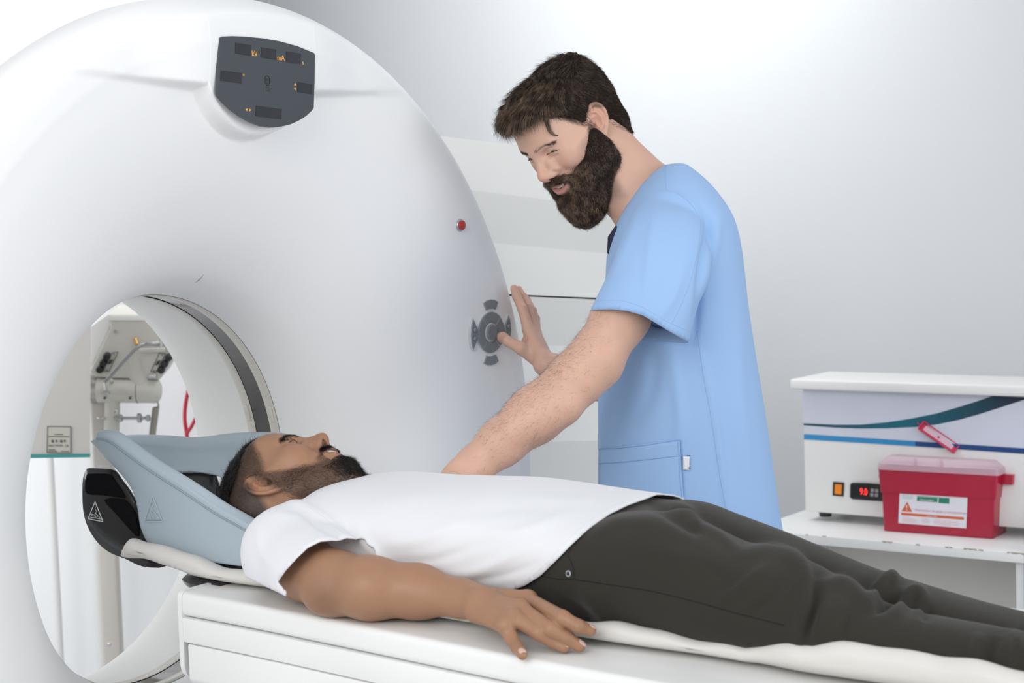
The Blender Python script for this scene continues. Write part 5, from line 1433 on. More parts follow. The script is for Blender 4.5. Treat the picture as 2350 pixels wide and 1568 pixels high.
def side_of(poly, pts):
    "signed photo distance to a polyline, positive on its left when walking along it"
    p = np.array(poly, float); bb = np.full(len(pts), 1e9); ss = np.zeros(len(pts))
    for i in range(len(p)-1):
        a, b = p[i], p[i+1]; ab = b-a; t = ((pts-a)@ab)/(ab@ab)
        t = np.clip(t, -1e9 if i == 0 else 0, 1e9 if i == len(p)-2 else 1); r = pts-a-t[:, None]*ab; dd = np.hypot(*r.T)
        s_ = dd < bb; bb = np.where(s_, dd, bb); ss = np.where(s_, np.sign(ab[1]*r[:, 0]-ab[0]*r[:, 1]), ss)
    return bb*ss
def folds(V, Q_, L, face=True):
    "raise or sink the cloth along drawn lines: (points, width px, height m[, skew])"
    nn = vnormals(V, Q_); uv = pr(V); vis = (nn*nrmv(CAM-V)).sum(1); d = np.zeros(len(V))
    for pts, w, hgt, *sk in L:
        p = spline(pts, 24); best = np.full(len(V), 1e9); tb = np.zeros(len(V)); sd = np.zeros(len(V))
        m = ((uv > p.min(0)-4*w)&(uv < p.max(0)+4*w)).all(1); idx = np.nonzero(m)[0]
        if not len(idx): continue
        q = uv[idx]; bb = np.full(len(idx), 1e9); tt = np.zeros(len(idx)); ss = np.zeros(len(idx))
        for i in range(len(p)-1):
            a, b = p[i], p[i+1]; ab = b-a; t = np.clip(((q-a)@ab)/(ab@ab), 0, 1); r = q-a-t[:, None]*ab; dd = np.hypot(*r.T)
            s_ = dd < bb; bb = np.where(s_, dd, bb); tt = np.where(s_, (i+t)/(len(p)-1), tt); ss = np.where(s_, np.sign(ab[0]*r[:, 1]-ab[1]*r[:, 0]), ss)
        ww = w
        if sk: ww = np.where(ss*sk[0] > 0, w*.45, w)
        taper = np.clip(np.sin(np.pi*np.clip(tt, .02, .98)), 0, 1)**.6
        d[idx] += hgt*np.exp(-(bb/ww)**2)*taper*sstep(-.25, .15, vis[idx])
    return V+nn*d[:, None]
from mathutils.bvhtree import BVHTree
def bvh(V, Q_): return BVHTree.FromPolygons([tuple(v) for v in V], [tuple(q) for q in Q_.tolist()])
def outside(tree, pts, sel, sgn):
    "distance outside a closed skin, only worked out for the selected points"
    d = np.full(len(pts), -.05)
    for i in np.nonzero(sel)[0]:
        loc, n_, k, dist = tree.find_nearest(Vector(pts[i])); d[i] = dist if (Vector(pts[i])-loc).dot(n_)*sgn > 0 else -dist
    return d
def skin_sign(V, Q_):
    return 1 if (vnormals(V, Q_)*(V-V.mean(0))).sum(1).mean() > 0 else -1
def nrmv(a): return a/np.maximum(np.linalg.norm(a, axis=1, keepdims=True), 1e-12)
def cloth_mat(name, col, weave=900, rough=.85, sheen=.1, wr=.3):
    return mat(name, col, rough, .15, sheen=sheen, bump=[(weave, .12, .0006), (7, wr, .010, (1, 1, .6)), (26, wr*.35, .004)])

# ------------------------------------------------------------------ scrubs of the standing person
M_scrub = cloth_mat('light_blue_cotton', (.315, .485, .76), 900, .85, .1, .22)
def row(v, uL, uR, Yc, hy, e=.8, du=0):
    c = P((uL+uR)/2, v, Yc); k = np.linalg.norm(P(uR, v, Yc)-P(uL, v, Yc))/2
    return (c, np.array([k, 0, 0]), np.array([0, hy, 0]), e)
torso = [row(1420, 1372, 1826, 3.46, .185), row(1330, 1373, 1812, 3.46, .185), row(1245, 1374, 1795, 3.46, .185), row(1130, 1374, 1777, 3.45, .183), row(960, 1374, 1752, 3.44, .185), row(860, 1375, 1735, 3.44, .19),
         row(780, 1381, 1722, 3.44, .195), row(700, 1386, 1710, 3.44, .20), row(620, 1392, 1701, 3.44, .205), row(560, 1398, 1692, 3.44, .21), row(510, 1412, 1679, 3.44, .205),
         row(470, 1434, 1658, 3.44, .19), row(430, 1462, 1628, 3.44, .155), row(400, 1492, 1598, 3.44, .115), row(378, 1525, 1570, 3.44, .075)]
geo = [rings(smooth_st(torso, 60), 56)]
def seg_ring(uv0, uv1, Y, hd, e=.85, dz=0.0):
    a, b = P(*uv0, Y), P(*uv1, Y); return ((a+b)/2, (b-a)/2, np.array([0, hd, dz]), e)
sleeve = [seg_ring((1478, 452), (1590, 470), 3.33, .060), seg_ring((1462, 478), (1612, 505), 3.285, .082), seg_ring((1440, 520), (1626, 560), 3.245, .090), seg_ring((1415, 580), (1620, 640), 3.205, .086),
          seg_ring((1388, 645), (1600, 712), 3.180, .081), seg_ring((1360, 705), (1580, 779), 3.168, .077), seg_ring((1345, 745), (1572, 830), 3.162, .076)]
geo.append(rings(smooth_st(sleeve, 36), 44))
slf = [seg_ring((1478, 452), (1590, 470), 3.56, .060), seg_ring((1450, 520), (1610, 560), 3.60, .090), seg_ring((1440, 645), (1590, 690), 3.62, .090), seg_ring((1430, 705), (1580, 745), 3.62, .085)]
geo.append(rings(smooth_st(slf, 24), 32))
V, Q_ = fuse(geo, .0048, 6, .5)
# neck opening, from the nape down to the breastbone
nline = [(1560, 356), (1527, 378), (1498, 398), (1463, 436), (1438, 474), (1415, 515), (1397, 560), (1380, 610)]
fneck = lambda V: np.where(pr(V)[:, 1] < 625, -side_of(nline, pr(V)), -50)/1180.
V, Q_ = clip(V, Q_, fneck)
V2, Q2 = fuse(geo[:1], .0048, 6, .5); SG = skin_sign(V2, Q2); TT0 = bvh(V2, Q2)
# sleeve hem: the near edge arches over the arm, the far edge hangs lower
hem_n = [(1330, 730), (1357, 712), (1400, 710), (1440, 714), (1475, 724), (1530, 757), (1580, 786), (1610, 803)]
hem_f = [(1330, 722), (1357, 714), (1420, 752), (1475, 781), (1580, 788), (1610, 803)]
def fhem(V):
    uv = pr(V); w = sstep(3.150, 3.190, V[:, 1]); s = side_of(hem_n, uv)*(1-w)+side_of(hem_f, uv)*w; s = -s/1260.
    m = np.minimum.reduce([s, 3.345-V[:, 1], (1625-uv[:, 0])/1260., (900-uv[:, 1])/1260., (uv[:, 1]-690)/1260.])
    return np.minimum(m, outside(TT0, V, m > -.03, SG)-.005)
V, Q_ = clip(V, Q_, fhem)
f2 = lambda V: np.maximum(np.abs(pr(V)[:, 1]-790)-150, np.abs(pr(V)[:, 0]-1490)-138)/1200.
V2, Q2 = clip(V2, Q2, f2); V2, Q2 = trim(V2, Q2, V2[:, 1] > 3.44); V2 = V2-vnormals(V2, Q2)*.0022*SG
V, Q_ = np.concatenate([V, V2]), np.concatenate([Q_, Q2+len(V)])
V, Q_ = trim(V, Q_, pr(V)[:, 1] > 1395)
V = folds(V, Q_, [
    ([(1610, 470), (1625, 520), (1612, 600), (1600, 700), (1592, 790)], 9, -.010), ([(1650, 480), (1640, 560), (1625, 620), (1600, 700)], 12, .006), ([(1575, 600), (1540, 690), (1500, 740)], 12, .004),
    ([(1500, 500), (1490, 580), (1478, 690)], 10, .004), ([(1470, 470), (1440, 560), (1400, 640)], 10, .0035), ([(1420, 520), (1405, 600), (1385, 660)], 8, -.003),
    ([(1500, 790), (1495, 900), (1440, 1000)], 20, -.006), ([(1540, 800), (1560, 950), (1555, 1020)], 14, .005), ([(1600, 780), (1640, 950), (1660, 1100), (1675, 1200)], 9, .004),
    ([(1420, 860), (1400, 960), (1385, 1060)], 16, -.004), ([(1690, 700), (1700, 900), (1720, 1100)], 14, .0035), ([(1650, 850), (1670, 1000), (1700, 1180)], 16, -.004), ([(1500, 440), (1560, 452), (1610, 490)], 7, .003)])
scr = fast_mesh('scrub_top', V, Q_, M_scrub, man); solid(scr, .0022, 0)
VS, QS = V, Q_
# thin seams, pocket and label laid onto the cloth: found by casting from the camera side onto the real surface
TS = bvh(VS, QS)
def on_surf(tree, u, v, fallback=None):
    d = nrm(P(u, v, 1)-CAM); h, n_, i, dist = tree.ray_cast(Vector(CAM), Vector(d), 12)
    if h is None: return None, None
    n_ = np.array(n_); n_ = n_ if n_@d < 0 else -n_
    return np.array(h), n_
def seam(tree, pts, m, parent, name='seam', r=.00045, off=.0010, n=40):
    q = [on_surf(tree, *p) for p in spline(pts, n)]; q = [a+b*off for a, b in q if a is not None]
    if len(q) > 3: return MB().tube(q, r, 5).build(name, m, parent, True)
M_seam = mat('blue_seam', (.26, .43, .72), .9, .1)
seam(TS, [(1527, 380), (1528, 410), (1529, 437)], M_seam, scr)
seam(TS, [(1529, 437), (1560, 448), (1590, 475), (1607, 507)], M_seam, scr)
seam(TS, [(1607, 507), (1603, 560), (1585, 640), (1562, 700), (1542, 740)], M_seam, scr)
seam(TS, [(1600, 760), (1612, 850), (1632, 960), (1650, 1080), (1668, 1180), (1678, 1215)], M_seam, scr)
seam(TS, [(1365, 692), (1420, 690), (1470, 704), (1530, 738), (1584, 762)], M_seam, scr, r=.0004)
seam(TS, [(1423, 502), (1440, 470), (1462, 440), (1490, 410), (1524, 387)], M_seam, scr, r=.0004)
def patch(tree, quad, m, parent, name, nu=24, nv=12, off=.003, th=.0015):
    "a piece of cloth lying on the surface, given by four photo corners"
    g = []; (a, b, c, d) = [np.array(p, float) for p in quad]; miss = 0
    for i in range(nv):
        for j in range(nu):
            s, t = j/(nu-1), i/(nv-1); p = (a*(1-s)+b*s)*(1-t)+(d*(1-s)+c*s)*t
            h, n_ = on_surf(tree, *p)
            if h is None: h, n_ = (g[-1][0], g[-1][1]) if g else (P(p[0], p[1], 3.3), np.array([0, -1., 0]))
            g.append((h, n_))
    nn = nrmv(np.array([x[1] for x in g])); G = np.array([x[0] for x in g])
    o = mesh(name, G+nn*off, grid_faces(nv, nu), m, parent); solid(o, th, 0); return o
pk = patch(TS, ((1379, 1031), (1561, 1008), (1575, 1240), (1379, 1240)), M_scrub, scr, 'pocket', 26, 20)
seam(TS, [(1378, 1064), (1440, 1059), (1500, 1052), (1564, 1044)], M_seam, pk, r=.0006, off=.0046)
seam(TS, [(1379, 1031), (1440, 1026), (1500, 1018), (1561, 1008)], M_seam, pk, r=.0005, off=.0046)
seam(TS, [(1561, 1008), (1565, 1050), (1568, 1100), (1574, 1160)], M_seam, pk, r=.0005, off=.0046)
seam(TS, [(1555, 1010), (1558, 1045), (1561, 1100), (1568, 1160)], M_seam, pk, r=.0003, off=.0046)
lbl = patch(TS, ((1567, 1046), (1582, 1047), (1581, 1078), (1567, 1077)), mat('white_tag', (.75, .76, .78), .6), scr, 'brand_tag', 6, 8, .006, .0008)
h1, n1 = on_surf(TS, 1577, 1076); 
text('Naimed', h1+n1*.0068, Z, nrm(np.cross(n1, Z))*-1, .0085, M_line, lbl, th=.0001)
# dark undershirt glimpsed in the collar
und = [on_surf(TS, *p) for p in ((1412, 522), (1404, 545), (1398, 572), (1396, 590))]
MB().tube([P(1415, 522, 3.38), P(1406, 548, 3.40), P(1400, 580, 3.42)], [.004, .010, .006], 10).build('undershirt_edge', mat('navy_undershirt', (.02, .02, .05), .8), man, True)
# legs of the scrubs (below the couch edge, out of the picture)
geo = []
for Yo in (3.37, 3.55):
    cx = P(1600, 1300, 3.45)[0]
    geo.append(rings([((cx, Yo, z), (.10, 0, 0), (0, .085, 0)) for z in (.95, .7, .4, .1)], 24))
mb = MB()
for g in geo: mb.add(*g)
mb.build('scrub_trousers', M_scrub, man, True)
for Yo in (3.37, 3.55): MB().rbox((P(1600, 1300, 3.45)[0]-.05, Yo, .05), (.14, 0, 0), (0, .048, 0), (0, 0, .049), .03).build('shoe', M_white, man, True)

# ------------------------------------------------------------------ the lying patient
SL = .03
def H(q, t, h): return W(q, t, .907-SL*(q-.31)+h)
def on_c(u, v, h):
    n = Z+SL*N; p = hit(u, v, W(.31, 0, .907+h), n); return p
def hc(u, v, t):
    q, z = qz(u, v, t); return q, z-(.907-SL*(q-.31))
pat = empty('person', H(1.0, 0, 0), 'person in white t-shirt and dark trousers lying face up on the scanner couch', 'person')
FP_ = head_field({'lip_dx': -.003, 'eye_open': .0007, 'ear_dx': .007, 'jaw': .0055}).xform(PH.R, PH.o, PH.s)
def pat_field():
    F = Field(); F.ops = list(FP_.ops)
    F.cone(PH.w((-.035, 0, -.03)), H(.47, -.0, .075), .054, .062, k=.03)
    F.cone(PH.w((.020, 0, -.075)), H(.47, .0, .105), .040, .045, k=.03)
    F.chain([H(.50, 0, .085), H(.62, 0, .09), H(.85, 0, .085), H(1.02, 0, .075)], [.065, .075, .07, .06], k=.05)
    for s in (-1, 1):
        F.cone(H(.50, s*.10, .075), H(.48, s*.155, .075), .050, .045, k=.04)
    # near arm
    arm = [H(.475, -.185, .070), on_c(700, 1305, .058), on_c(765, 1338, .052), on_c(850, 1350, .052), on_c(960, 1358, .048), on_c(1060, 1374, .048)]
    F.chain(arm, [.050, .0480, .0470, .0455, .0385, .0270], k=.02, kin=.02)
    F.ell(on_c(748, 1362, .040), (.022, .022, .020), k=.03)
    wr = arm[-1]
    kn = [on_c(1212, 1378, .055), on_c(1196, 1400, .052), on_c(1179, 1419, .045), on_c(1160, 1438, .036)]
    F.cone(wr, on_c(1105, 1385, .050), .027, .026, k=.015)
    for i, q in enumerate(kn):
        F.cone(on_c(1100, [1372, 1383, 1394, 1403][i], [.050, .048, .045, .040][i]), q, [.0175, .019, .0185, .017][i], [.0140, .0135, .0125, .0115][i], k=.012)
        F.ell(q+Z*.002, (.0098, .0098, .0098), k=.012)
    fing = [([on_c(1290, 1418, .052), on_c(1328, 1438, .042), on_c(1355, 1448, .034)], (.0120, .0108, .0094, .0082)),
            ([on_c(1264, 1445, .036), on_c(1302, 1465, .024), on_c(1330, 1484, .012)], (.0120, .0110, .0096, .0084)),
            ([on_c(1236, 1453, .030), on_c(1267, 1472, .018), on_c(1294, 1486, .011)], (.0115, .0105, .0093, .0082)),
            ([on_c(1173, 1464, .022), on_c(1187, 1487, .013), on_c(1199, 1503, .010)], (.0105, .0095, .0085, .0076))]
    nails = []
    for q, (pts, r) in zip(kn, fing):
        F.chain([q]+pts, r, k=.0032, kin=.005)
        nails.append((pts[-2], pts[-1], r[-1]))
    F.chain([on_c(1130, 1365, .040), on_c(1185, 1360, .030), on_c(1225, 1368, .022), on_c(1250, 1376, .020)], [.018, .013, .011, .009], k=.01)
    # far arm along the body
    F.chain([H(.49, .175, .07), H(.72, .215, .052), H(.96, .205, .042)], [.048, .042, .028], k=.02, kin=.02)
    kf = H(1.04, .20, .035)
    for i in range(4):
        F.chain([H(.97, .19+.008*i, .036), kf+T*(-.03+.02*i), kf+N*.05+T*(-.035+.024*i)-Z*.006, kf+N*.085+T*(-.036+.027*i)-Z*.014], [.015, .011, .009, .0075], k=.008)
    F.chain([H(.975, .175, .036), H(1.03, .145, .03), H(1.06, .135, .024)], [.015, .012, .009], k=.01)
    # legs and feet inside the trousers and beyond the picture
    F.chain([H(1.05, -.085, .070), H(1.40, -.150, .038), H(1.80, -.165, .032)], [.050, .028, .022], k=.02)
    F.chain([H(1.05, .065, .065), H(1.40, .048, .032), H(1.80, .03, .026)], [.045, .024, .020], k=.02)
    for t in (-.165, .04): F.chain([H(1.80, t, .032), H(1.86, t, .036), H(1.885, t, .15)], [.022, .030, .024], k=.02)
    return F, nails
FPb, nails = pat_field()
def pat_sole(F):
    return F
BASE_B = (.345, .185, .110); LIP_B = (.23, .10, .09); WARM_B = (.36, .16, .09); STUB_B = (.034, .020, .014)
def beard_mask_B(q):
    x, y, z = q.T; ay = abs(y)
    line = np.interp(x, [-.012, .0, .012, .03, .055, .075, .088, .11], [.055, .034, .004, -.022, -.048, -.058, -.070, -.074])
    m = sstep(.009, -.010, z-line)*sstep(-.018, -.002, x)
    m = m*sstep(-.135, -.105, z)
    must = sstep(-.0315, -.0345, z)*sstep(-.047, -.043, z)*(ay < .030)*(x > .085)
    side = np.exp(-(((ay-.034)/.0055)**2))*sstep(-.040, -.047, z)*sstep(-.085, -.07, z)*(x > .06)*.8
    soul = (ay < .008)*(z < -.070)*(x > .08)*1.0
    mouth = (ay < .031)*(z > -.070)*(z < -.043)*(x > .07)
    return np.clip(np.where(mouth, must, np.maximum(np.maximum(m, must), np.maximum(side, soul))), 0, 1)
def hair_mask_B(q):
    x, y, z = q.T
    low = np.interp(x, [-.145, -.11, -.08, -.05, -.03, -.016, -.006, .006, .020, .038, .050, .065, .09], [-.050, -.050, -.045, -.03, .0, .030, .030, .005, .022, .048, .070, .094, .106])
    return z-low
def tone_B(V):
    q = PH.L(V); ish = (np.linalg.norm(q, axis=1) < .19)
    c = np.tile(np.array(BASE_B), (len(V), 1))
    c[ish] = head_tone(q[ish], BASE_B, LIP_B, WARM_B, STUB_B, lambda q: np.maximum(beard_mask_B(q)*.76, sstep(-.010, .022, hair_mask_B(q))*np.clip(.85+.12*sstep(.03, .085, q[:, 2]-.35*q[:, 0])+.25*sstep(-.02, -.06, q[:, 0]), 0, .97)), .0055)
    # darker knuckles and elbow
    for p, r, w in [(on_c(748, 1362, .045), .030, .35)]+[(x[0], .010, .25) for x in nails]:
        g = w*np.exp(-((V-p)**2).sum(1)/r**2); c = c*(1-g[:, None])
    return c
P_body, VB, QB = build_body('body', FPb, [(np.array([-.62, 2.05, .80]), np.array([.99, 3.30, 1.24]), .0018)], M_skinB, pat, tone_B)
face_parts(PH, P_body, (1, 0, -.1), .0055)
M_nail = mat('pale_nail', (.62, .42, .36), .3, .5)
def nail(a, b, r, up, m, par, sc=1.0):
    ax = nrm(b-a); upv = nrm(up-ax*(up@ax)); side = np.cross(ax, upv); V = []
    for i in range(9):
        for j in range(9):
            s = (i/8-.5)*2; t = (j/8-.5)*2; k = math.sqrt(max(0, 1-.55*abs(s)**3))
            ang = t*.85*k; V.append(b+ax*(s*r*.78+r*.05)+side*math.sin(ang)*r*.93+upv*(math.cos(ang)*r*1.06-max(0, s)**2*r*.30))
    o = mesh('fingernail', V, grid_faces(9, 9), m, par); solid(o, .0005, 0); return o
for a, b, r in nails: nail(a, b, r, Z+.1*(-T), M_nail, P_body)
M_nailA = mat('pink_nail', (.66, .40, .36), .3, .5)

# ------------------------------------------------------------------ patient's hair and beard
M_hairB = hair_mat('black_hair', (.008, .007, .007), (.030, .027, .025), .35); M_underB = mat('black_hair_base', (.006, .005, .005), .9, .1)
M_hairB2 = hair_mat('short_black_hair', (.012, .009, .008), (.11, .075, .055), .4)
HB = Field()
HB.ell((-.030, 0, .046), (.1050, .0800, .0790), k=.01)
HB.ell((.018, 0, .070), (.062, .052, .046), k=.03)
def flowC(q):
    x, y, z = q.T; return np.stack([np.ones_like(x)*.9, .2*np.sin(y*60), -.5+.9*np.sin(x*60)], 1)
def cutC(q):
    x, y, z = q.T; ay = abs(y)
    edge = hair_mask_B(q)
    return (edge < .004)|(((z-.35*x) < .074+.003*noise3(q, 250, 5))&(x > -.080))
hairB, VhB, QhB = shell('hair', HB, PH, None, M_underB, pat, size=.2, cut=cutC, disp=lambda q: (.0016*noise3(q, 420, 31))[:, None]*skull_n(q))
grow('curly_strands', VhB, QhB, PH, 16000, lambda q: 1+0*q[:, 0], flowC, .011, M_hairB, hairB, .45, .40, .00028, seg=4, seed=21, inset=.0004)
selB = np.linalg.norm(PH.L(VB), axis=1) < .185
QBh = QB[selB[QB].all(1)]
fadeB = lambda q: sstep(-.004, .010, hair_mask_B(q))*(.6+.8*sstep(.02, .06, q[:, 2]))*(np.abs(q[:, 1]) < .084)
grow('clipped_strands', VB, QBh, PH, 30000, fadeB, lambda q: np.stack([-.15+0*q[:, 0], 0*q[:, 0], -1+0*q[:, 0]], 1), .0042, M_hairB2, hairB, .35, .3, .00018, seg=2, seed=22, inset=.0004)
fB = lambda q: np.stack([.5+0*q[:, 0], 0*q[:, 0], -1+0*q[:, 0]], 1)
chinw = lambda q: sstep(.050, .075, q[:, 0])*sstep(-.066, -.080, q[:, 2])
gB = grow('beard', VB, QBh, PH, 17000, lambda q: beard_mask_B(q)*(1-chinw(q))*(1+.6*(q[:, 2] > -.05)), fB, .0055, M_hairB2, pat, .40, .35, .00015, seg=3, seed=23, inset=.0004)
grow('chin_strands', VB, QBh, PH, 10500, lambda q: beard_mask_B(q)*chinw(q), fB, .0105, M_hairB, gB, .55, .42, .00022, seg=4, seed=24, inset=.0004)
fM = lambda q: np.stack([-.1+0*q[:, 0], np.sign(q[:, 1])*1., -.5+0*q[:, 0]], 1)
grow('moustache', VB, QBh, PH, 8000, lambda q: beard_mask_B(q)*(q[:, 2] > -.050)*(np.abs(q[:, 1]) < .034)*(q[:, 0] > .08), fM, .0075, M_hairB, gB, .14, .12, .00024, seg=3, seed=25, inset=.0004)
brow(PH, VB, QBh, M_hairB, pat, n=4200, hgt=.0040, seed=26, dz=-.0045)
lashes(PH, M_hairB, pat, ln=.0026)

# ------------------------------------------------------------------ t-shirt
M_tee = cloth_mat('white_jersey', (.74, .745, .77), 1100, .9, .2, .16)
def hr(q, t, hwid, h0, h1, e=.85, dq=0.0):
    "ring across the body at q: centre t, half-width, bottom and top height"
    return (H(q, t, (h0+h1)/2), T*hwid+N*dq, Z*(h1-h0)/2, e)
tor = [hr(.430, .0, .080, .03, .124), hr(.446, .0, .150, .012, .155), hr(.475, -.005, .190, .004, .166), hr(.52, -.005, .202, .004, .173), hr(.625, -.005, .195, .004, .177), hr(.72, -.005, .188, .004, .183), hr(.80, -.005, .183, .004, .188),
       hr(.88, -.005, .181, .004, .186), hr(.96, -.005, .183, .004, .182), hr(1.03, -.005, .186, .004, .179), hr(1.09, -.005, .188, .004, .174)]
geo = [rings(smooth_st(tor, 60), 60)]
def arm_ring(c, ax, r, rv=None):
    ax = nrm(ax); s = nrm(np.cross(ax, Z)); u = np.cross(s, ax); return (np.asarray(c, float), s*r, u*(rv or r), .95)
sh, el = H(.475, -.185, .070), on_c(765, 1338, .052); ax = nrm(el-sh)
# the near sleeve droops over the upper arm
geo.append(rings(smooth_st([arm_ring(H(.485, -.09, .082), -T, .055, .060), arm_ring(H(.472, -.150, .078), -T+N*.25, .070, .070), arm_ring(H(.484, -.197, .072), -T*.8+N*.6, .076, .073), arm_ring(sh+ax*.055, ax, .071, .070),
        arm_ring(sh+ax*.10, ax, .074, .072), arm_ring(sh+ax*.15, ax, .076, .073), arm_ring(sh+ax*.175, ax, .077, .073)], 36), 40))
geo.append(rings(smooth_st([arm_ring(H(.485, .09, .082), T, .055, .058), arm_ring(H(.49, .170, .072), T+N*.5, .062, .062), arm_ring(H(.55, .205, .064), N+T*.2, .062, .062), arm_ring(H(.68, .218, .055), N, .058, .055)], 30), 36))
V, Q_ = fuse(geo, .0046, 7, .5)
hem_t = [(1520, 1130), (1490, 1142), (1440, 1160), (1400, 1180), (1350, 1215), (1310, 1252), (1275, 1288), (1240, 1322), (1205, 1344), (1180, 1353), (1150, 1362)]
def ftee(V):
    q = (V-C)@N; t = (V-C)@T; uv = pr(V); s = -side_of(hem_t, uv)/1530.
    top = q-(1.03-.14*np.clip(-t-.02, 0, .2)/.2)
    return np.where((q > .80)&(t > -.30), np.where(t < .06, -s, q-1.03), -.05)
V, Q_ = clip(V, Q_, lambda V: ftee(V), 4)
V2, Q2 = fuse(geo[:1], .0046, 7, .5); SG = skin_sign(V2, Q2); TT0 = bvh(V2, Q2)
# sleeve opening of the near arm, neck opening
smid = [(812, 1238), (795, 1236), (770, 1240), (735, 1243), (705, 1258), (680, 1282), (655, 1310), (638, 1336), (650, 1352), (690, 1390)]
def fslv(V):
    d = (V-sh)@ax; r = np.linalg.norm((V-sh)-d[:, None]*ax, axis=1); uv = pr(V)
    m = np.minimum.reduce([side_of(smid, uv)/1500., .112-r, d-.02, -.13-(V-C)@T])
    return np.minimum(m, outside(TT0, V, m > -.03, SG)-.005)
V, Q_ = clip(V, Q_, fslv)
V, Q_ = clip(V, Q_, lambda V: np.minimum.reduce([-side_of([(560, 1322), (640, 1360), (700, 1393)], pr(V))/1500., -.18-(V-C)@T, (800-pr(V)[:, 0])/1500.]))
V2, Q2 = clip(V2, Q2, lambda V: np.maximum(np.maximum(np.abs((V-C)@N-.68)-.17, (V-C)@T+.14), np.abs(V[:, 2]-H(.68, 0, .08)[2])-.085))
V2 = V2-vnormals(V2, Q2)*.0018*SG
V, Q_ = np.concatenate([V, V2]), np.concatenate([Q_, Q2+len(V)])
nk_c = H(.452, 0, .10); nk_n = nrm(-N+.62*Z)
V, Q_ = clip(V, Q_, lambda V: np.where(np.abs((V-C)@T) < .095, (V-nk_c)@nk_n-.030, -.05))
V = folds(V, Q_, [
    ([(650, 1150), (700, 1165), (760, 1200), (800, 1235)], 10, .006), ([(700, 1190), (745, 1215), (790, 1240)], 8, -.006), ([(590, 1200), (600, 1260), (640, 1320)], 12, .003),
    ([(620, 1180), (680, 1190), (730, 1215)], 10, .003), ([(880, 1250), (960, 1240), (1060, 1200)], 14, .0035), ([(900, 1290), (1000, 1285), (1120, 1240)], 12, -.0035),
    ([(1000, 1320), (1100, 1310), (1230, 1250)], 12, .004), ([(1060, 1340), (1160, 1320), (1240, 1290)], 9, -.003), ([(850, 1160), (930, 1150), (1040, 1130)], 18, .003), ([(1000, 1180), (1150, 1170), (1300, 1160)], 18, -.0025),
    ([(1100, 1230), (1200, 1220), (1330, 1170)], 14, .003), ([(820, 1200), (840, 1250), (900, 1300)], 12, .004), ([(1200, 1140), (1300, 1150), (1400, 1150)], 12, .0025)])
tee = fast_mesh('t_shirt', V, Q_, M_tee, pat); solid(tee, .0022, 0)
TT = bvh(V, Q_); M_tseam = mat('pale_seam', (.70, .70, .74), .9, .1)
seam(TT, [(x-10, y-7) for x, y in hem_t[2:-2]], M_tseam, tee, r=.0004)
seam(TT, [(655, 1160), (690, 1158), (740, 1185), (790, 1228)], M_tseam, tee, r=.0004)

# ------------------------------------------------------------------ trousers
M_trs = cloth_mat('dark_olive_twill', (.031, .028, .022), 800, .85, .1, .35)
near = [(.95, -.080, .085, .012, .140), (1.00, -.083, .098, .003, .160), (1.07, -.09, .105, .0, .176), (1.13, -.105, .100, .0, .183), (1.19, -.12, .092, .0, .168), (1.268, -.132, .086, .006, .149), (1.352, -.140, .080, .008, .138), (1.395, -.145, .077, .008, .119), (1.457, -.143, .068, .008, .098),
        (1.516, -.142, .064, .008, .088), (1.603, -.142, .062, .006, .083), (1.70, -.145, .060, .006, .078), (1.86, -.15, .060, .006, .075)]
far = [(.95, .07, .085, .012, .140), (1.00, .073, .096, .003, .158), (1.07, .07, .10, .0, .166), (1.14, .065, .092, .0, .152), (1.22, .06, .085, .0, .134), (1.30, .056, .080, .0, .112), (1.38, .050, .077, .0, .092), (1.46, .040, .074, .0, .080), (1.55, .030, .071, .0, .068),
       (1.65, .025, .068, .0, .060), (1.86, .03, .064, .0, .056)]
geo = [rings(smooth_st([hr(*s) for s in L], 60), 48) for L in (near, far)]
geo.append(rings(smooth_st([hr(.87, 0, .172, .008, .172), hr(.96, -.002, .180, .006, .172), hr(1.03, -.004, .188, .004, .170), hr(1.09, -.01, .190, .004, .166), hr(1.15, -.02, .175, .006, .135)], 30), 60))
V, Q_ = fuse(geo, .0046, 6, .5)
V = folds(V, Q_, [
    ([(1480, 1150), (1530, 1180), (1590, 1215), (1610, 1225)], 12, -.008), ([(1540, 1160), (1580, 1180), (1600, 1215)], 12, .008), ([(1560, 1195), (1640, 1225), (1700, 1270)], 10, .005), ([(1500, 1195), (1420, 1200), (1360, 1230)], 14, .004),
    ([(1700, 1272), (1770, 1268), (1830, 1295), (1848, 1360), (1840, 1470)], 17, .013), ([(1760, 1300), (1700, 1350), (1640, 1385)], 12, .006), ([(1800, 1320), (1760, 1380), (1700, 1420)], 12, -.005),
    ([(1870, 1330), (1866, 1400), (1850, 1475)], 13, -.014), ([(1880, 1350), (1930, 1340), (1975, 1375), (2010, 1410)], 15, .011), ([(1900, 1380), (1880, 1430), (1865, 1475)], 11, .008), ([(1960, 1390), (1940, 1430), (1930, 1475)], 12, -.006),
    ([(1990, 1390), (2020, 1350), (2046, 1330), (2056, 1350)], 13, .014), ([(2000, 1410), (2040, 1385), (2075, 1375)], 11, -.012), ([(2040, 1425), (2075, 1380), (2100, 1362), (2120, 1380), (2110, 1420)], 14, .012), ([(2130, 1390), (2120, 1430)], 12, -.007),
    ([(2250, 1455), (2240, 1500), (2236, 1540)], 14, .007), ([(2290, 1460), (2275, 1500), (2270, 1550)], 12, -.008), ([(2330, 1450), (2335, 1500), (2330, 1560)], 14, .010),
    ([(1330, 1340), (1370, 1390), (1410, 1440)], 16, .006), ([(1290, 1370), (1330, 1400), (1370, 1440)], 14, -.006), ([(1600, 1290), (1660, 1330), (1720, 1390)], 16, -.004), ([(1450, 1250), (1560, 1280), (1650, 1300)], 20, .004)])
V, Q_ = trim(V, Q_, ((V-C)@N) < .875)
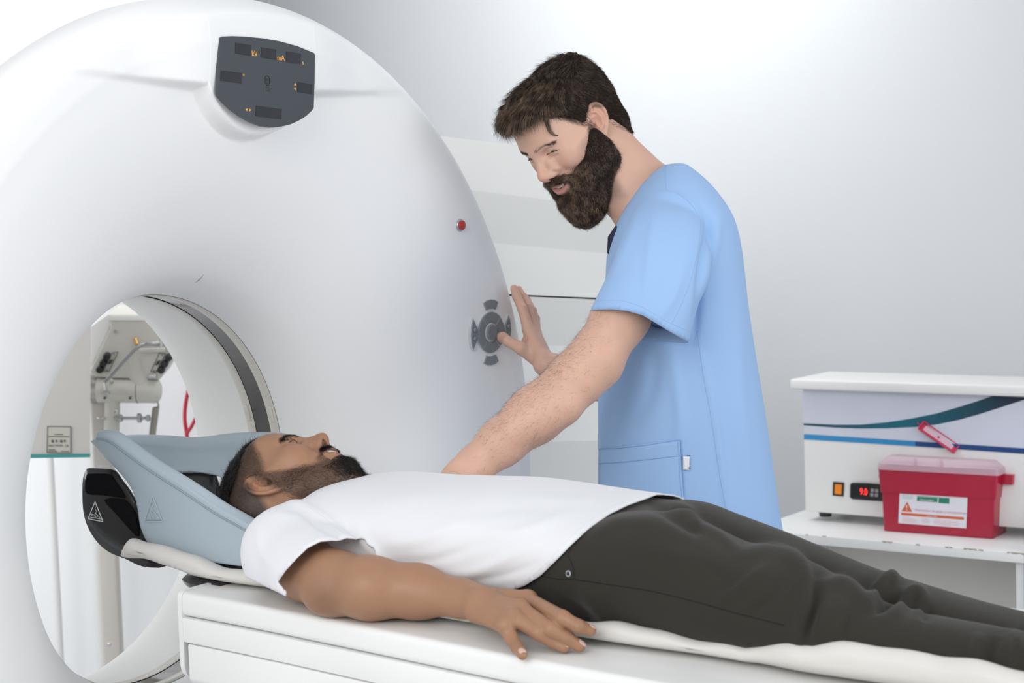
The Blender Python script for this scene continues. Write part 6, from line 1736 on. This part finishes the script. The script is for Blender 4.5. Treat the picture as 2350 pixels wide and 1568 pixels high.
trs = fast_mesh('trousers', V, Q_, M_trs, pat); solid(trs, .0022, 0)
TR = bvh(V, Q_); M_trseam = mat('dark_seam_thread', (.017, .016, .013), .9, .1)
seam(TR, [(1240, 1322), (1290, 1330), (1321, 1329)], M_trseam, trs, r=.0006)
seam(TR, [(1321, 1329), (1316, 1300), (1305, 1275), (1312, 1262)], M_trseam, trs, r=.0006)
seam(TR, [(1321, 1331), (1400, 1342), (1500, 1358), (1600, 1382), (1700, 1410), (1800, 1435)], M_trseam, trs, r=.0006)
h1, n1 = on_surf(TR, 1305, 1317)
rv = MB().lathe(h1-n1*.001, n1, [(0, .0052), (.0022, .0050), (.0030, .0042), (.0030, .0032), (.0018, .0028), (.0018, .0004)], 24).build('rivet', mat('steel_rivet', (.45, .50, .56), .35, .5, .5), trs, True, 40)
MB().lathe(h1+n1*.0006, n1, [(0, .0016), (.0022, .0012)], 12).build('rivet_centre', M_line, rv, True)
# triangle embossed on the grey cushion
nwm = near_wing.data; TW = BVHTree.FromPolygons([tuple(near_wing.matrix_world@v.co) for v in nwm.vertices], [tuple(p.vertices) for p in nwm.polygons])
eb = MB()
def em(pts, r):
    q = [on_surf(TW, *p) for p in pts]; q = [a+b*.0012 for a, b in q if a is not None]
    if len(q) > 1: eb.tube(q, r, 6)
for a, b in (((352, 1140), (333, 1197)), ((352, 1140), (374, 1197)), ((333, 1197), (374, 1197)), ((331, 1194), (373, 1193))): em([(a[0]+(b[0]-a[0])*t, a[1]+(b[1]-a[1])*t) for t in np.linspace(0, 1, 6)], .0007)
for pp_ in ([(346, 1162), (352, 1172), (348, 1182), (356, 1190)], [(352, 1172), (362, 1184), (366, 1192)], [(344, 1180), (348, 1192)], [(350, 1156), (354, 1164)]): em(pp_, .0006)
eb.build('embossed_triangle', mat('embossed_grey', (.46, .52, .56), .5, .3), cus)
# shoes, beyond the right edge of the picture
for t in (-.165, .04):
    FS = Field(); FS.chain([H(1.835, t, .040), H(1.875, t, .060), H(1.885, t, .150), H(1.880, t, .215)], [.044, .046, .042, .036], k=.03); FS.cone(H(1.905, t, .05), H(1.905, t, .21), .034, .030, k=.02)
    Vf, Qf = polygonize(FS, H(1.87, t, .12)-np.array([.12, .12, .18]), H(1.87, t, .12)+np.array([.12, .12, .18]), .004)
    fast_mesh('shoe', Vf, Qf[:, ::-1], mat('black_shoe', (.02, .02, .022), .5), pat)
# thumb nail of the standing person
nail(P(1165, 783, 3.628+YT-3.66), th_tip+(P(1165, 783, 3.628+YT-3.66)-th_tip)*.16, .0098, np.array([.10, -1, .45]), M_nailA, M_body)
